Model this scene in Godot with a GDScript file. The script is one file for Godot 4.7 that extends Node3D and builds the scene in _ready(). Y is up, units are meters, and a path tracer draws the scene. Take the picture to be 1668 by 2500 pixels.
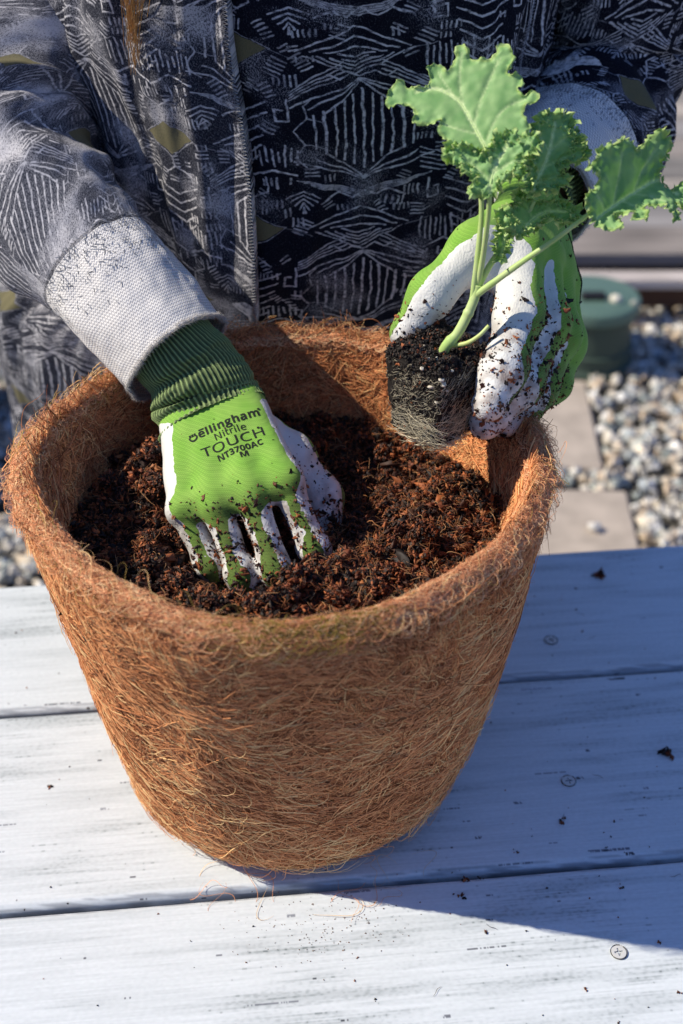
extends Node3D
# A gardener in printed cardigan and green gloves plants a kale seedling in a coir pot on a white plank bench.

const DECK_YAW := 0.0998          # the planks run a little away from the camera on the right
const GROUND := -0.5
const POT := Vector3(-0.037, 0, 0)

var rng := RandomNumberGenerator.new()
var taken := {}
var noise_a := FastNoiseLite.new()
var noise_b := FastNoiseLite.new()
var noise_c := FastNoiseLite.new()

# ---------------------------------------------------------------- helpers
class MB:
	var v := PackedVector3Array()
	var uv := PackedVector2Array()
	var c := PackedColorArray()
	var i := PackedInt32Array()
	func tri(a: int, b: int, d: int) -> void:
		i.append(a); i.append(b); i.append(d)
	func quad(a: int, b: int, d: int, e: int) -> void:
		i.append(a); i.append(b); i.append(d); i.append(a); i.append(d); i.append(e)
	func add(p: Vector3, t := Vector2.ZERO, col := Color.WHITE) -> int:
		v.append(p); uv.append(t); c.append(col)
		return v.size() - 1
	func mesh(smooth := true, colored := false) -> ArrayMesh:
		var vv := v
		var uu := uv
		var cc := c
		var ii := i
		if not smooth:
			vv = PackedVector3Array(); uu = PackedVector2Array(); cc = PackedColorArray(); ii = PackedInt32Array()
			for k in i.size():
				vv.append(v[i[k]]); uu.append(uv[i[k]]); cc.append(c[i[k]]); ii.append(k)
		var n := PackedVector3Array()
		n.resize(vv.size())
		for k in range(0, ii.size(), 3):
			var a := ii[k]
			var b := ii[k + 1]
			var d := ii[k + 2]
			var f := (vv[d] - vv[a]).cross(vv[b] - vv[a])
			n[a] += f; n[b] += f; n[d] += f
		for k in n.size():
			n[k] = n[k].normalized() if n[k].length_squared() > 1e-24 else Vector3.UP
		var arr := []
		arr.resize(Mesh.ARRAY_MAX)
		arr[Mesh.ARRAY_VERTEX] = vv
		arr[Mesh.ARRAY_NORMAL] = n
		arr[Mesh.ARRAY_TEX_UV] = uu
		if colored:
			arr[Mesh.ARRAY_COLOR] = cc
		arr[Mesh.ARRAY_INDEX] = ii
		var m := ArrayMesh.new()
		m.add_surface_from_arrays(Mesh.PRIMITIVE_TRIANGLES, arr)
		return m

func R(a: float, b: float) -> float:
	return rng.randf_range(a, b)

func numbered(called: String) -> String:
	if not taken.has(called):
		taken[called] = 0
		return called
	taken[called] += 1
	return "%s_%03d" % [called, taken[called]]

func tag(o: Node, label := "", category := "", group := "", kind := "") -> Node:
	if label: o.set_meta("label", label)
	if category: o.set_meta("category", category)
	if group: o.set_meta("group", group)
	if kind: o.set_meta("kind", kind)
	return o

func thing(called: String, label: String, category: String, at := Vector3.ZERO, turn := 0.0, group := "") -> Node3D:
	var o := Node3D.new()
	o.name = numbered(called)
	add_child(o, true)
	o.position = at
	o.rotation.y = turn
	tag(o, label, category, group)
	return o

func obj(called: String, m: Mesh, material: Material, parent: Node = null) -> MeshInstance3D:
	var o := MeshInstance3D.new()
	o.name = numbered(called) if parent == null else called
	o.mesh = m
	o.material_override = material
	(parent if parent else self).add_child(o, true)
	return o

func multi(called: String, m: Mesh, material: Material, xf: Array, cols: PackedColorArray, parent: Node = null) -> MultiMeshInstance3D:
	var mm := MultiMesh.new()
	mm.transform_format = MultiMesh.TRANSFORM_3D
	mm.use_colors = true
	mm.mesh = m
	mm.instance_count = xf.size()
	for k in xf.size():
		mm.set_instance_transform(k, xf[k])
		mm.set_instance_color(k, cols[k])
	var o := MultiMeshInstance3D.new()
	o.name = numbered(called) if parent == null else called
	o.multimesh = mm
	o.material_override = material
	(parent if parent else self).add_child(o, true)
	o.set_meta("kind", "stuff")
	return o

func lin(r: float, g: float, b: float) -> Color:
	return Color(r, g, b).linear_to_srgb()

func mat(c: Color, rough := 0.8, vertex := false) -> StandardMaterial3D:
	var m := StandardMaterial3D.new()
	m.albedo_color = c
	m.roughness = rough
	m.vertex_color_use_as_albedo = vertex
	m.metallic_specular = 0.4
	return m

func grid(mb: MB, nu: int, nv: int, f: Callable, wrap := false, flip := false, uvs := Vector2.ONE, col = null) -> void:
	var first := mb.v.size()
	for j in nv + 1:
		for k in nu + 1:
			var u := float(k) / nu
			var w := float(j) / nv
			mb.v.append(f.call(0.0 if wrap and k == nu else u, w))
			mb.uv.append(Vector2(u, w) * uvs)
			mb.c.append(col.call(u, w) if col != null else Color.WHITE)
	for j in nv:
		for k in nu:
			var a := first + j * (nu + 1) + k
			if flip:
				mb.quad(a, a + nu + 1, a + nu + 2, a + 1)
			else:
				mb.quad(a, a + 1, a + nu + 2, a + nu + 1)

# a round tube along points; radii per point; the normals face out
func tube(mb: MB, pts: PackedVector3Array, radii: PackedFloat32Array, sides := 8, caps := true, col := Color.WHITE, vs := 1.0) -> void:
	var first := mb.v.size()
	var n := pts.size()
	var t0 := (pts[1] - pts[0]).normalized()
	var up := t0.cross(Vector3(0.13, 0.97, 0.2)).normalized()
	var along := 0.0
	for k in n:
		var t := (pts[mini(k + 1, n - 1)] - pts[maxi(k - 1, 0)]).normalized()
		up = (up - t * up.dot(t)).normalized()
		var side := t.cross(up)
		if k: along += pts[k].distance_to(pts[k - 1])
		for s in sides + 1:
			var a := TAU * s / sides
			mb.add(pts[k] + (up * cos(a) + side * sin(a)) * radii[k], Vector2(float(s) / sides, along * vs), col)
	for k in n - 1:
		for s in sides:
			var a := first + k * (sides + 1) + s
			mb.quad(a, a + sides + 1, a + sides + 2, a + 1)
	if caps:
		for e in 2:
			var k := 0 if e == 0 else n - 1
			var mid := mb.add(pts[k], Vector2.ZERO, col)
			for s in sides:
				var a := first + k * (sides + 1) + s
				if e == 0: mb.tri(mid, a, a + 1)
				else: mb.tri(mid, a + 1, a)

func box(mb: MB, lo: Vector3, hi: Vector3, bev := 0.003, col := Color.WHITE) -> void:
	# a box with chamfered edges
	var c := (lo + hi) / 2
	var h := (hi - lo) / 2
	var b := minf(bev, minf(h.x, minf(h.y, h.z)) * 0.45)
	var ids := {}
	for ax in 3:
		for s in [-1.0, 1.0]:
			for p in [-1.0, 1.0]:
				for q in [-1.0, 1.0]:
					var o := Vector3()
					o[ax] = s * h[ax]
					o[(ax + 1) % 3] = p * (h[(ax + 1) % 3] - b)
					o[(ax + 2) % 3] = q * (h[(ax + 2) % 3] - b)
					ids[[ax, s, p, q]] = mb.add(c + o, Vector2(o[(ax + 1) % 3], o[(ax + 2) % 3]), col)
	var face := func(list: Array, out: Vector3) -> void:
		var pa := mb.v[list[0]]
		var f := (mb.v[list[2]] - pa).cross(mb.v[list[1]] - pa)
		if f.dot(out) < 0: list.reverse()
		for k in range(1, list.size() - 1): mb.tri(list[0], list[k], list[k + 1])
	for ax in 3:
		for s in [-1.0, 1.0]:
			var out := Vector3(); out[ax] = s
			face.call([ids[[ax, s, -1.0, -1.0]], ids[[ax, s, 1.0, -1.0]], ids[[ax, s, 1.0, 1.0]], ids[[ax, s, -1.0, 1.0]]], out)
		var bx := (ax + 1) % 3
		for s in [-1.0, 1.0]:
			for p in [-1.0, 1.0]:
				var out := Vector3(); out[ax] = s; out[bx] = p
				face.call([ids[[ax, s, p, -1.0]], ids[[ax, s, p, 1.0]], ids[[bx, p, 1.0, s]], ids[[bx, p, -1.0, s]]], out)
	for sx in [-1.0, 1.0]:
		for sy in [-1.0, 1.0]:
			for sz in [-1.0, 1.0]:
				face.call([ids[[0, sx, sy, sz]], ids[[1, sy, sz, sx]], ids[[2, sz, sx, sy]]], Vector3(sx, sy, sz))

func lathe(mb: MB, prof: PackedVector2Array, sides := 48, col := Color.WHITE) -> void:
	var first := mb.v.size()
	for k in prof.size():
		for s in sides + 1:
			var a := TAU * s / sides
			mb.add(Vector3(cos(a) * prof[k].x, prof[k].y, sin(a) * prof[k].x), Vector2(float(s) / sides, prof[k].y), col)
	for k in prof.size() - 1:
		for s in sides:
			var a := first + k * (sides + 1) + s
			mb.quad(a, a + 1, a + sides + 2, a + sides + 1)

func catmull(p: PackedVector3Array, per: int) -> PackedVector3Array:
	var out := PackedVector3Array()
	for k in p.size() - 1:
		for s in per:
			out.append(p[k].cubic_interpolate(p[k + 1], p[maxi(k - 1, 0)], p[mini(k + 2, p.size() - 1)], float(s) / per))
	out.append(p[p.size() - 1])
	return out

# a thin wavy strand lying along x with its outside along y
func strand_mesh(length: float, rad: float, curl: float, lift: float, segs := 10) -> ArrayMesh:
	var pts := PackedVector3Array()
	var rr := PackedFloat32Array()
	var bend := R(-1, 1) * curl
	var wav := R(0.5, 1.6)
	var ph := R(0, TAU)
	var dir := 0.0
	var p := Vector3.ZERO
	for k in segs + 1:
		var t := float(k) / segs
		pts.append(p)
		rr.append(rad * (0.35 + 0.65 * sin(PI * clampf(t, 0.06, 0.94))))
		dir = bend * (t - 0.5) * 2.0 + sin(ph + t * TAU * wav) * curl * 0.45
		p += Vector3(cos(dir), 0, sin(dir)) * length / segs
	var mid := p / 2
	for k in pts.size():
		pts[k] -= mid
		pts[k].y = lift * sin(PI * float(k) / segs) * R(0.7, 1.1)
	var mb := MB.new()
	tube(mb, pts, rr, 3, false)
	return mb.mesh(true)

func lump_mesh(rough := 0.35, rings := 5, sides := 7) -> ArrayMesh:
	var mb := MB.new()
	var off := Vector3(R(-50, 50), R(-50, 50), R(-50, 50))
	var st := Vector3(R(0.7, 1.1), R(0.55, 0.9), R(0.7, 1.1))
	grid(mb, sides, rings, func(u, w):
		var a: float = TAU * u
		var b: float = PI * w
		var d := Vector3(sin(b) * cos(a), -cos(b), sin(b) * sin(a))
		var r := 1.0 + rough * noise_b.get_noise_3dv(d * 90.0 + off) * 1.6 + rough * 0.5 * noise_b.get_noise_3dv(d * 260.0 + off)
		return d * st * r, true)
	return mb.mesh(true)

func turned(dir: Vector3, n: Vector3, at: Vector3, s := Vector3.ONE) -> Transform3D:
	var x := dir.normalized()
	var z := x.cross(n).normalized()
	var y := z.cross(x)
	return Transform3D(Basis(x * s.x, y * s.y, z * s.z), at)

func spun(at: Vector3, s: float) -> Transform3D:
	return Transform3D(Basis.from_euler(Vector3(R(0, TAU), R(0, TAU), R(0, TAU))).scaled(Vector3(s, s, s)), at)

func noise_bytes(w: int, h: int, sx: int, sy: int, freq: float, oct: int, sd: int) -> PackedByteArray:
	# noise stretched sx times along x and sy times along y
	var n := FastNoiseLite.new()
	n.seed = sd
	n.frequency = freq
	n.fractal_octaves = oct
	n.noise_type = FastNoiseLite.TYPE_SIMPLEX_SMOOTH
	var im := n.get_image(w / sx, h / sy, false, false, true)
	im.convert(Image.FORMAT_L8)
	im.resize(w, h, Image.INTERPOLATE_CUBIC)
	return im.get_data()

# ---------------------------------------------------------------- the scene
func _ready() -> void:
	rng.seed = 7
	noise_a.seed = 3; noise_a.frequency = 1.0; noise_a.noise_type = FastNoiseLite.TYPE_SIMPLEX_SMOOTH; noise_a.fractal_octaves = 2
	noise_b.seed = 11; noise_b.frequency = 0.01; noise_b.noise_type = FastNoiseLite.TYPE_SIMPLEX_SMOOTH; noise_b.fractal_octaves = 2
	noise_c.seed = 23; noise_c.frequency = 1.0; noise_c.noise_type = FastNoiseLite.TYPE_SIMPLEX_SMOOTH; noise_c.fractal_octaves = 4

	var cam := Camera3D.new()
	cam.name = "camera"
	cam.position = Vector3(0, 0.713, 0.666)
	cam.rotation_degrees.x = -36.0
	var lens := CameraAttributesPhysical.new()
	lens.frustum_focal_length = 29.62
	lens.frustum_focus_distance = 0.81
	lens.frustum_near = 0.05
	lens.frustum_far = 60.0
	lens.exposure_aperture = 3.7
	lens.auto_exposure_enabled = false
	cam.attributes = lens
	cam.current = true
	add_child(cam)

	var env := Environment.new()
	env.background_mode = Environment.BG_SKY
	var sky := Sky.new()
	var sm := ProceduralSkyMaterial.new()
	sm.sky_top_color = Color(0.33, 0.46, 0.71)
	sm.sky_horizon_color = Color(0.72, 0.80, 0.92)
	sm.sky_curve = 0.12
	sm.ground_bottom_color = Color(0.30, 0.29, 0.28)
	sm.ground_horizon_color = Color(0.55, 0.60, 0.68)
	sm.sun_angle_max = 12.0
	sky.sky_material = sm
	env.sky = sky
	env.background_energy_multiplier = 0.92
	env.tonemap_mode = Environment.TONE_MAPPER_LINEAR
	env.tonemap_exposure = 1.08
	env.sdfgi_enabled = true
	env.ssao_enabled = true
	env.ssil_enabled = true
	var we := WorldEnvironment.new()
	we.name = "environment"
	we.environment = env
	add_child(we)

	var sun := DirectionalLight3D.new()
	sun.name = "sun"
	sun.light_energy = 1.55
	sun.light_color = Color(1.0, 0.962, 0.885)
	sun.light_angular_distance = 0.5
	sun.shadow_enabled = true
	add_child(sun)
	sun.look_at_from_position(Vector3(-0.72, 0.69, 0.005) * 5.0, Vector3.ZERO, Vector3.UP)

	build_ground()
	build_backdrop()
	build_bench()
	build_pot()
	build_soil()
	build_person()
	build_gloves()
	build_seedling()
	build_litter()

# ---------------------------------------------------------------- setting
func build_ground() -> void:
	var mb := MB.new()
	grid(mb, 120, 120, func(u, w):
		var x: float = (u - 0.5) * 60.0
		var z: float = (w - 0.5) * 60.0
		return Vector3(x, GROUND - 0.012 + 0.004 * noise_a.get_noise_2d(x, z), z))
	var m := mat(lin(0.20, 0.19, 0.17), 0.95)
	var im := Image.create(512, 512, false, Image.FORMAT_RGB8)
	var na := noise_bytes(512, 512, 1, 1, 0.06, 3, 5)
	var nb := noise_bytes(512, 512, 1, 1, 0.15, 2, 6)
	var d := PackedByteArray()
	d.resize(512 * 512 * 3)
	for k in 512 * 512:
		var g := 0.45 + 0.55 * (na[k] * 0.5 + nb[k] * 0.5) / 255.0
		d[k * 3] = int(220 * g); d[k * 3 + 1] = int(216 * g); d[k * 3 + 2] = int(208 * g)
	im = Image.create_from_data(512, 512, false, Image.FORMAT_RGB8, d)
	m.albedo_texture = ImageTexture.create_from_image(im)
	m.uv1_triplanar = true
	m.uv1_world_triplanar = true
	m.uv1_scale = Vector3(2.2, 2.2, 2.2)
	tag(obj("ground", mb.mesh(), m), "", "", "", "structure")

	# gravel: individual stones, as far as the picture reaches
	var gm := mat(Color.WHITE, 0.75, true)
	var hues := [Color(0.55, 0.51, 0.45), Color(0.40, 0.38, 0.35), Color(0.62, 0.60, 0.57), Color(0.24, 0.27, 0.27), Color(0.42, 0.44, 0.42), Color(0.52, 0.41, 0.30), Color(0.56, 0.47, 0.37), Color(0.33, 0.36, 0.38), Color(0.58, 0.52, 0.44), Color(0.66, 0.65, 0.63)]
	var holder := thing("gravel", "loose pale grey and tan crushed gravel around the paving slabs", "gravel")
	holder.set_meta("kind", "stuff")
	for s in 7:
		var m1 := lump_mesh(1.1, 6, 8)
		var xf := []
		var cols := PackedColorArray()
		for k in 4200:
			var x := R(-1.3, 1.75)
			var z := R(-2.6, -0.25)
			if x > -0.45 and x < 0.1 and rng.randf() < 0.6: continue
			var sz := R(0.0048, 0.0115) * (1.4 if rng.randf() < 0.12 else 1.0)
			var on_slab := false
			for sl in SLABS:
				if absf(x - sl[0]) < 0.155 + sz * 0.4 and absf(z - sl[1]) < 0.15 + sz * 0.4: on_slab = true
			if on_slab: continue
			xf.append(spun(Vector3(x, GROUND - 0.003 + R(-0.004, 0.006), z), sz))
			var h: Color = hues[rng.randi() % hues.size()]
			cols.append(h * R(0.95, 1.45))
		multi("gravel_stones", m1, gm, xf, cols, holder)
	# two more stones lie on the slab near the bench
	var slab_m := mat(Color.WHITE, 0.9)
	var sd := PackedByteArray()
	sd.resize(256 * 256 * 3)
	var n1 := noise_bytes(256, 256, 1, 1, 0.02, 4, 15)
	var n2 := noise_bytes(256, 256, 1, 1, 0.3, 2, 16)
	for k in 256 * 256:
		var g := 0.80 + 0.14 * n1[k] / 255.0 + 0.08 * n2[k] / 255.0
		sd[k * 3] = int(196 * g); sd[k * 3 + 1] = int(182 * g); sd[k * 3 + 2] = int(168 * g)
	slab_m.albedo_texture = ImageTexture.create_from_image(Image.create_from_data(256, 256, false, Image.FORMAT_RGB8, sd))
	slab_m.uv1_triplanar = true
	slab_m.uv1_scale = Vector3(3, 3, 3)
	var names := ["square concrete paving slab nearer the green valve box", "square concrete paving slab nearer the bench, a white pebble on it"]
	for k in 2:
		var b := MB.new()
		box(b, Vector3(-0.15, -0.03, -0.15), Vector3(0.15, 0.006, 0.15), 0.004)
		var o := obj("paving_slab", b.mesh(false), slab_m)
		o.position = Vector3(SLABS[k][0], GROUND, SLABS[k][1])
		o.rotation.y = SLABS[k][2]
		tag(o, names[k], "paving slab", "square concrete slabs of the garden path")
	var peb := obj("pebble", lump_mesh(0.25, 8, 12), mat(lin(0.62, 0.60, 0.57), 0.8))
	peb.position = Vector3(SLABS[1][0] + 0.085, GROUND + 0.012, SLABS[1][1] - 0.03)
	peb.scale = Vector3(0.014, 0.011, 0.012)
	tag(peb, "small white pebble lying on the nearer paving slab", "pebble")

const SLABS := [[0.306, -1.28, -0.05], [0.318, -0.915, -0.05]]

func weathered(c: Color, sd: int) -> StandardMaterial3D:
	var w := 512
	var h := 128
	var a := noise_bytes(w, h, 16, 1, 0.06, 3, sd)
	var b := noise_bytes(w, h, 4, 2, 0.02, 3, sd + 1)
	var d := PackedByteArray()
	d.resize(w * h * 3)
	for k in w * h:
		var g := 0.62 + 0.26 * a[k] / 255.0 + 0.2 * b[k] / 255.0
		d[k * 3] = int(clampf(c.r * g, 0, 1) * 255); d[k * 3 + 1] = int(clampf(c.g * g, 0, 1) * 255); d[k * 3 + 2] = int(clampf(c.b * g, 0, 1) * 255)
	var m := mat(Color.WHITE, 0.9)
	m.albedo_texture = ImageTexture.create_from_image(Image.create_from_data(w, h, false, Image.FORMAT_RGB8, d))
	m.uv1_triplanar = true
	m.uv1_scale = Vector3(0.9, 3.0, 3.0)
	return m

func build_backdrop() -> void:
	# a low weathered platform behind the gravel
	var wall := thing("wooden_platform", "low weathered grey board platform at the back, behind the gravel", "platform", Vector3(0, -0.045, -1.76))
	var tones := [Color(0.68, 0.64, 0.61), Color(0.60, 0.58, 0.56), Color(0.73, 0.69, 0.65), Color(0.66, 0.64, 0.63)]
	var ms := []
	for k in 4: ms.append(weathered(tones[k], 40 + k * 3))
	for k in 20:
		var b := MB.new()
		box(b, Vector3(-3.5, -0.032, -0.132), Vector3(3.5, R(-0.002, 0.002), 0.0), 0.004)
		var o := obj("board", b.mesh(false), ms[(k * 3) % 4], wall)
		o.position = Vector3(0, -0.345, -0.004 - k * 0.138)
	var dark_wood := mat(lin(0.05, 0.035, 0.028), 0.95)
	var bk := MB.new()
	box(bk, Vector3(-3.5, -0.455, -0.15), Vector3(3.5, -0.381, -0.11), 0.004)
	obj("joist", bk.mesh(false), dark_wood, wall)
	for k in 6:
		var p := MB.new()
		box(p, Vector3(-0.04, -0.455, -0.105), Vector3(0.04, -0.381, -0.03), 0.004)
		obj("post", p.mesh(false), dark_wood, wall).position.x = -2.5 + k
	# a low step plank in front of it
	var step := thing("step_plank", "low pale wooden step plank in front of the grey board platform", "step", Vector3(0.0, -0.063, -1.645))
	var sp := MB.new()
	box(sp, Vector3(-2.4, -0.353, -0.045), Vector3(2.4, -0.331, 0.0), 0.003)
	obj("tread", sp.mesh(false), weathered(Color(0.92, 0.87, 0.84), 71), step)
	for x in [-2.3, -0.8, 2.3]:
		var p := MB.new()
		box(p, Vector3(x - 0.03, -0.437, -0.042), Vector3(x + 0.03, -0.3535, -0.004), 0.003)
		obj("leg", p.mesh(false), mat(lin(0.09, 0.06, 0.045), 0.95), step)
	var rs := MB.new()
	box(rs, Vector3(-2.4, -0.42, -0.075), Vector3(2.4, -0.36, -0.055), 0.003)
	obj("riser", rs.mesh(false), mat(lin(0.10, 0.055, 0.04), 0.95), step)

	# round green valve box with lid
	var vb := thing("valve_box", "round green plastic valve box with a lid, standing on the gravel", "valve box", Vector3(0.478, GROUND, -1.515))
	vb.scale = Vector3(1.0, 0.88, 1.0)
	var body := MB.new()
	var pr := PackedVector2Array()
	for q in [[0.0, 0.0], [0.092, 0.0], [0.092, 0.012], [0.084, 0.016], [0.083, 0.04], [0.086, 0.042], [0.086, 0.048], [0.081, 0.05], [0.078, 0.128], [0.0, 0.128]]:
		pr.append(Vector2(q[0], q[1]))
	lathe(body, pr, 56)
	obj("body", body.mesh(false), mat(lin(0.05, 0.078, 0.062), 0.55), vb)
	var lid := MB.new()
	pr = PackedVector2Array()
	for q in [[0.0, 0.1285], [0.088, 0.1285], [0.090, 0.132], [0.090, 0.150], [0.087, 0.155], [0.078, 0.157], [0.074, 0.1555], [0.070, 0.158], [0.035, 0.161], [0.0, 0.162]]:
		pr.append(Vector2(q[0], q[1]))
	lathe(lid, pr, 56)
	obj("lid", lid.mesh(false), mat(lin(0.10, 0.17, 0.14), 0.5), vb)
	var hd := MB.new()
	box(hd, Vector3(-0.028, 0.158, 0.012), Vector3(0.018, 0.174, 0.034), 0.004)
	obj("handle", hd.mesh(false), mat(lin(0.015, 0.015, 0.017), 0.6), vb)
	var kb := MB.new()
	pr = PackedVector2Array()
	for q in [[0.0, 0.150], [0.011, 0.150], [0.011, 0.166], [0.008, 0.17], [0.0, 0.171]]: pr.append(Vector2(q[0], q[1]))
	lathe(kb, pr, 20)
	obj("cap", kb.mesh(), mat(lin(0.75, 0.70, 0.58), 0.6), vb).position = Vector3(0.036, 0, 0.030)
	for a in [0.5, 2.2]:
		var bolt := MB.new()
		lathe(bolt, pr, 12)
		var bo := obj("bolt", bolt.mesh(), mat(lin(0.42, 0.42, 0.36), 0.6), vb)
		bo.position = Vector3(cos(a) * 0.079, 0.078, sin(a) * 0.079)
		bo.scale = Vector3(0.6, 0.5, 0.6)

	# planter added out of frame to shade the gravel, purple flowers at its end
	var pl := thing("added_planter", "added brown planter box out of view at the left, casting shade on the gravel", "planter", Vector3(-0.66, GROUND, -1.2))
	var pm := weathered(Color(0.42, 0.30, 0.22), 91)
	for k in 3:
		for sd in [-1.0, 1.0]:
			var b := MB.new()
			box(b, Vector3(-0.90, 0.002 + k * 0.09, sd * 0.19 - 0.01), Vector3(-0.0105, 0.088 + k * 0.09, sd * 0.19 + 0.01), 0.003)
			obj("plank", b.mesh(false), pm, pl)
			var e := MB.new()
			var x0 := -0.91 if sd < 0 else -0.01
			box(e, Vector3(x0, 0.002 + k * 0.09, -0.2), Vector3(x0 + 0.02, 0.088 + k * 0.09, 0.2), 0.003)
			obj("plank", e.mesh(false), pm, pl)
	var so := MB.new()
	box(so, Vector3(-0.885, 0.01, -0.178), Vector3(-0.015, 0.24, 0.178), 0.004)
	obj("soil", so.mesh(false), mat(lin(0.03, 0.02, 0.015), 0.95), pl)
	var fl := thing("purple_flowers", "small purple flowering plant spilling over the end of the added planter", "flowering plant", Vector3(-0.615, GROUND + 0.20, -1.25))
	var gm := MB.new()
	var pmb := MB.new()
	for k in 90:
		var dir := Vector3(R(-1, 1.1), R(-0.4, 0.9), R(-1, 1)).normalized()
		var p := dir * R(0.02, 0.10)
		leaflet(gm, p, dir, R(0.02, 0.035), 0.010)
		if dir.y > -0.1 and k % 2 == 0:
			for q in 5:
				var a := TAU * q / 5.0
				var side := dir.cross(Vector3(0.2, 1, 0.3)).normalized()
				leaflet(pmb, p + dir * 0.022, (side * cos(a) + dir.cross(side) * sin(a) + dir * 0.4).normalized(), 0.014, 0.010)
	obj("leaves", gm.mesh(false), mat(lin(0.03, 0.07, 0.02), 0.7), fl).set_meta("kind", "stuff")
	obj("flowers", pmb.mesh(false), mat(lin(0.22, 0.045, 0.28), 0.7), fl).set_meta("kind", "stuff")

func leaflet(mb: MB, p: Vector3, d: Vector3, l: float, w: float) -> void:
	var s := d.cross(Vector3(R(-1, 1), R(-1, 1), R(-1, 1))).normalized() * w * 0.5
	var a := mb.add(p); var b := mb.add(p + d * l * 0.5 + s); var e := mb.add(p + d * l); var f := mb.add(p + d * l * 0.5 - s)
	mb.quad(a, b, e, f)

# ---------------------------------------------------------------- the plank bench
func plank_texture() -> ImageTexture:
	var w := 2048
	var h := 1024
	var fine := noise_bytes(w, h, 32, 1, 0.42, 2, 101)
	var mid := noise_bytes(w, h, 16, 1, 0.05, 3, 102)
	var blot := noise_bytes(w, h, 8, 4, 0.03, 3, 103)
	var grit := noise_bytes(w, h, 2, 1, 0.35, 2, 104)
	var d := PackedByteArray()
	d.resize(w * h * 3)
	for k in w * h:
		var fi := fine[k] / 255.0
		var mi := mid[k] / 255.0
		var bl := blot[k] / 255.0
		var gr := grit[k] / 255.0
		var wear := clampf((mi * 0.55 + bl * 0.55 - 0.56) * 3.2, 0, 1)
		var g := 0.950 - 0.075 * fi - 0.05 * gr - wear * 0.05 - clampf((mi - 0.50) * 2.5, 0, 1) * 0.055 - clampf((fi - 0.62) * 4.0, 0, 1) * clampf((bl - 0.45) * 4.0, 0, 1) * 0.05 - wear * clampf((gr * 0.6 + fi * 0.5 - 0.55) * 2.6, 0, 1) * 0.17
		if fi * 0.5 + gr * 0.5 > 0.77 and bl > 0.45: g -= 0.13
		d[k * 3] = int(clampf(g * 0.962 - (0.955 - g) * 0.05, 0, 1) * 250)
		d[k * 3 + 1] = int(clampf(g * 0.988, 0, 1) * 250)
		d[k * 3 + 2] = int(clampf(g * 1.0, 0, 1) * 252)
	# dark nicks and chips where the paint has gone, along the grain
	for q in 620:
		var cx := rng.randi() % w
		var cy := rng.randi() % h
		var ln := int(R(2, 9) if rng.randf() < 0.8 else R(10, 42))
		var th := int(R(1, 2.6))
		var dark := R(0.25, 0.8)
		for a in ln:
			for b in th:
				if rng.randf() < 0.25: continue
				var x := (cx + a) % w
				var y := (cy + b + int(sin(a * 0.2 + q) * 0.8)) % h
				if y < 0: continue
				var o := (y * w + x) * 3
				d[o] = int(d[o] * dark); d[o + 1] = int(d[o + 1] * dark); d[o + 2] = int(d[o + 2] * (dark + 0.03))
	return ImageTexture.create_from_image(Image.create_from_data(w, h, false, Image.FORMAT_RGB8, d))

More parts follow.
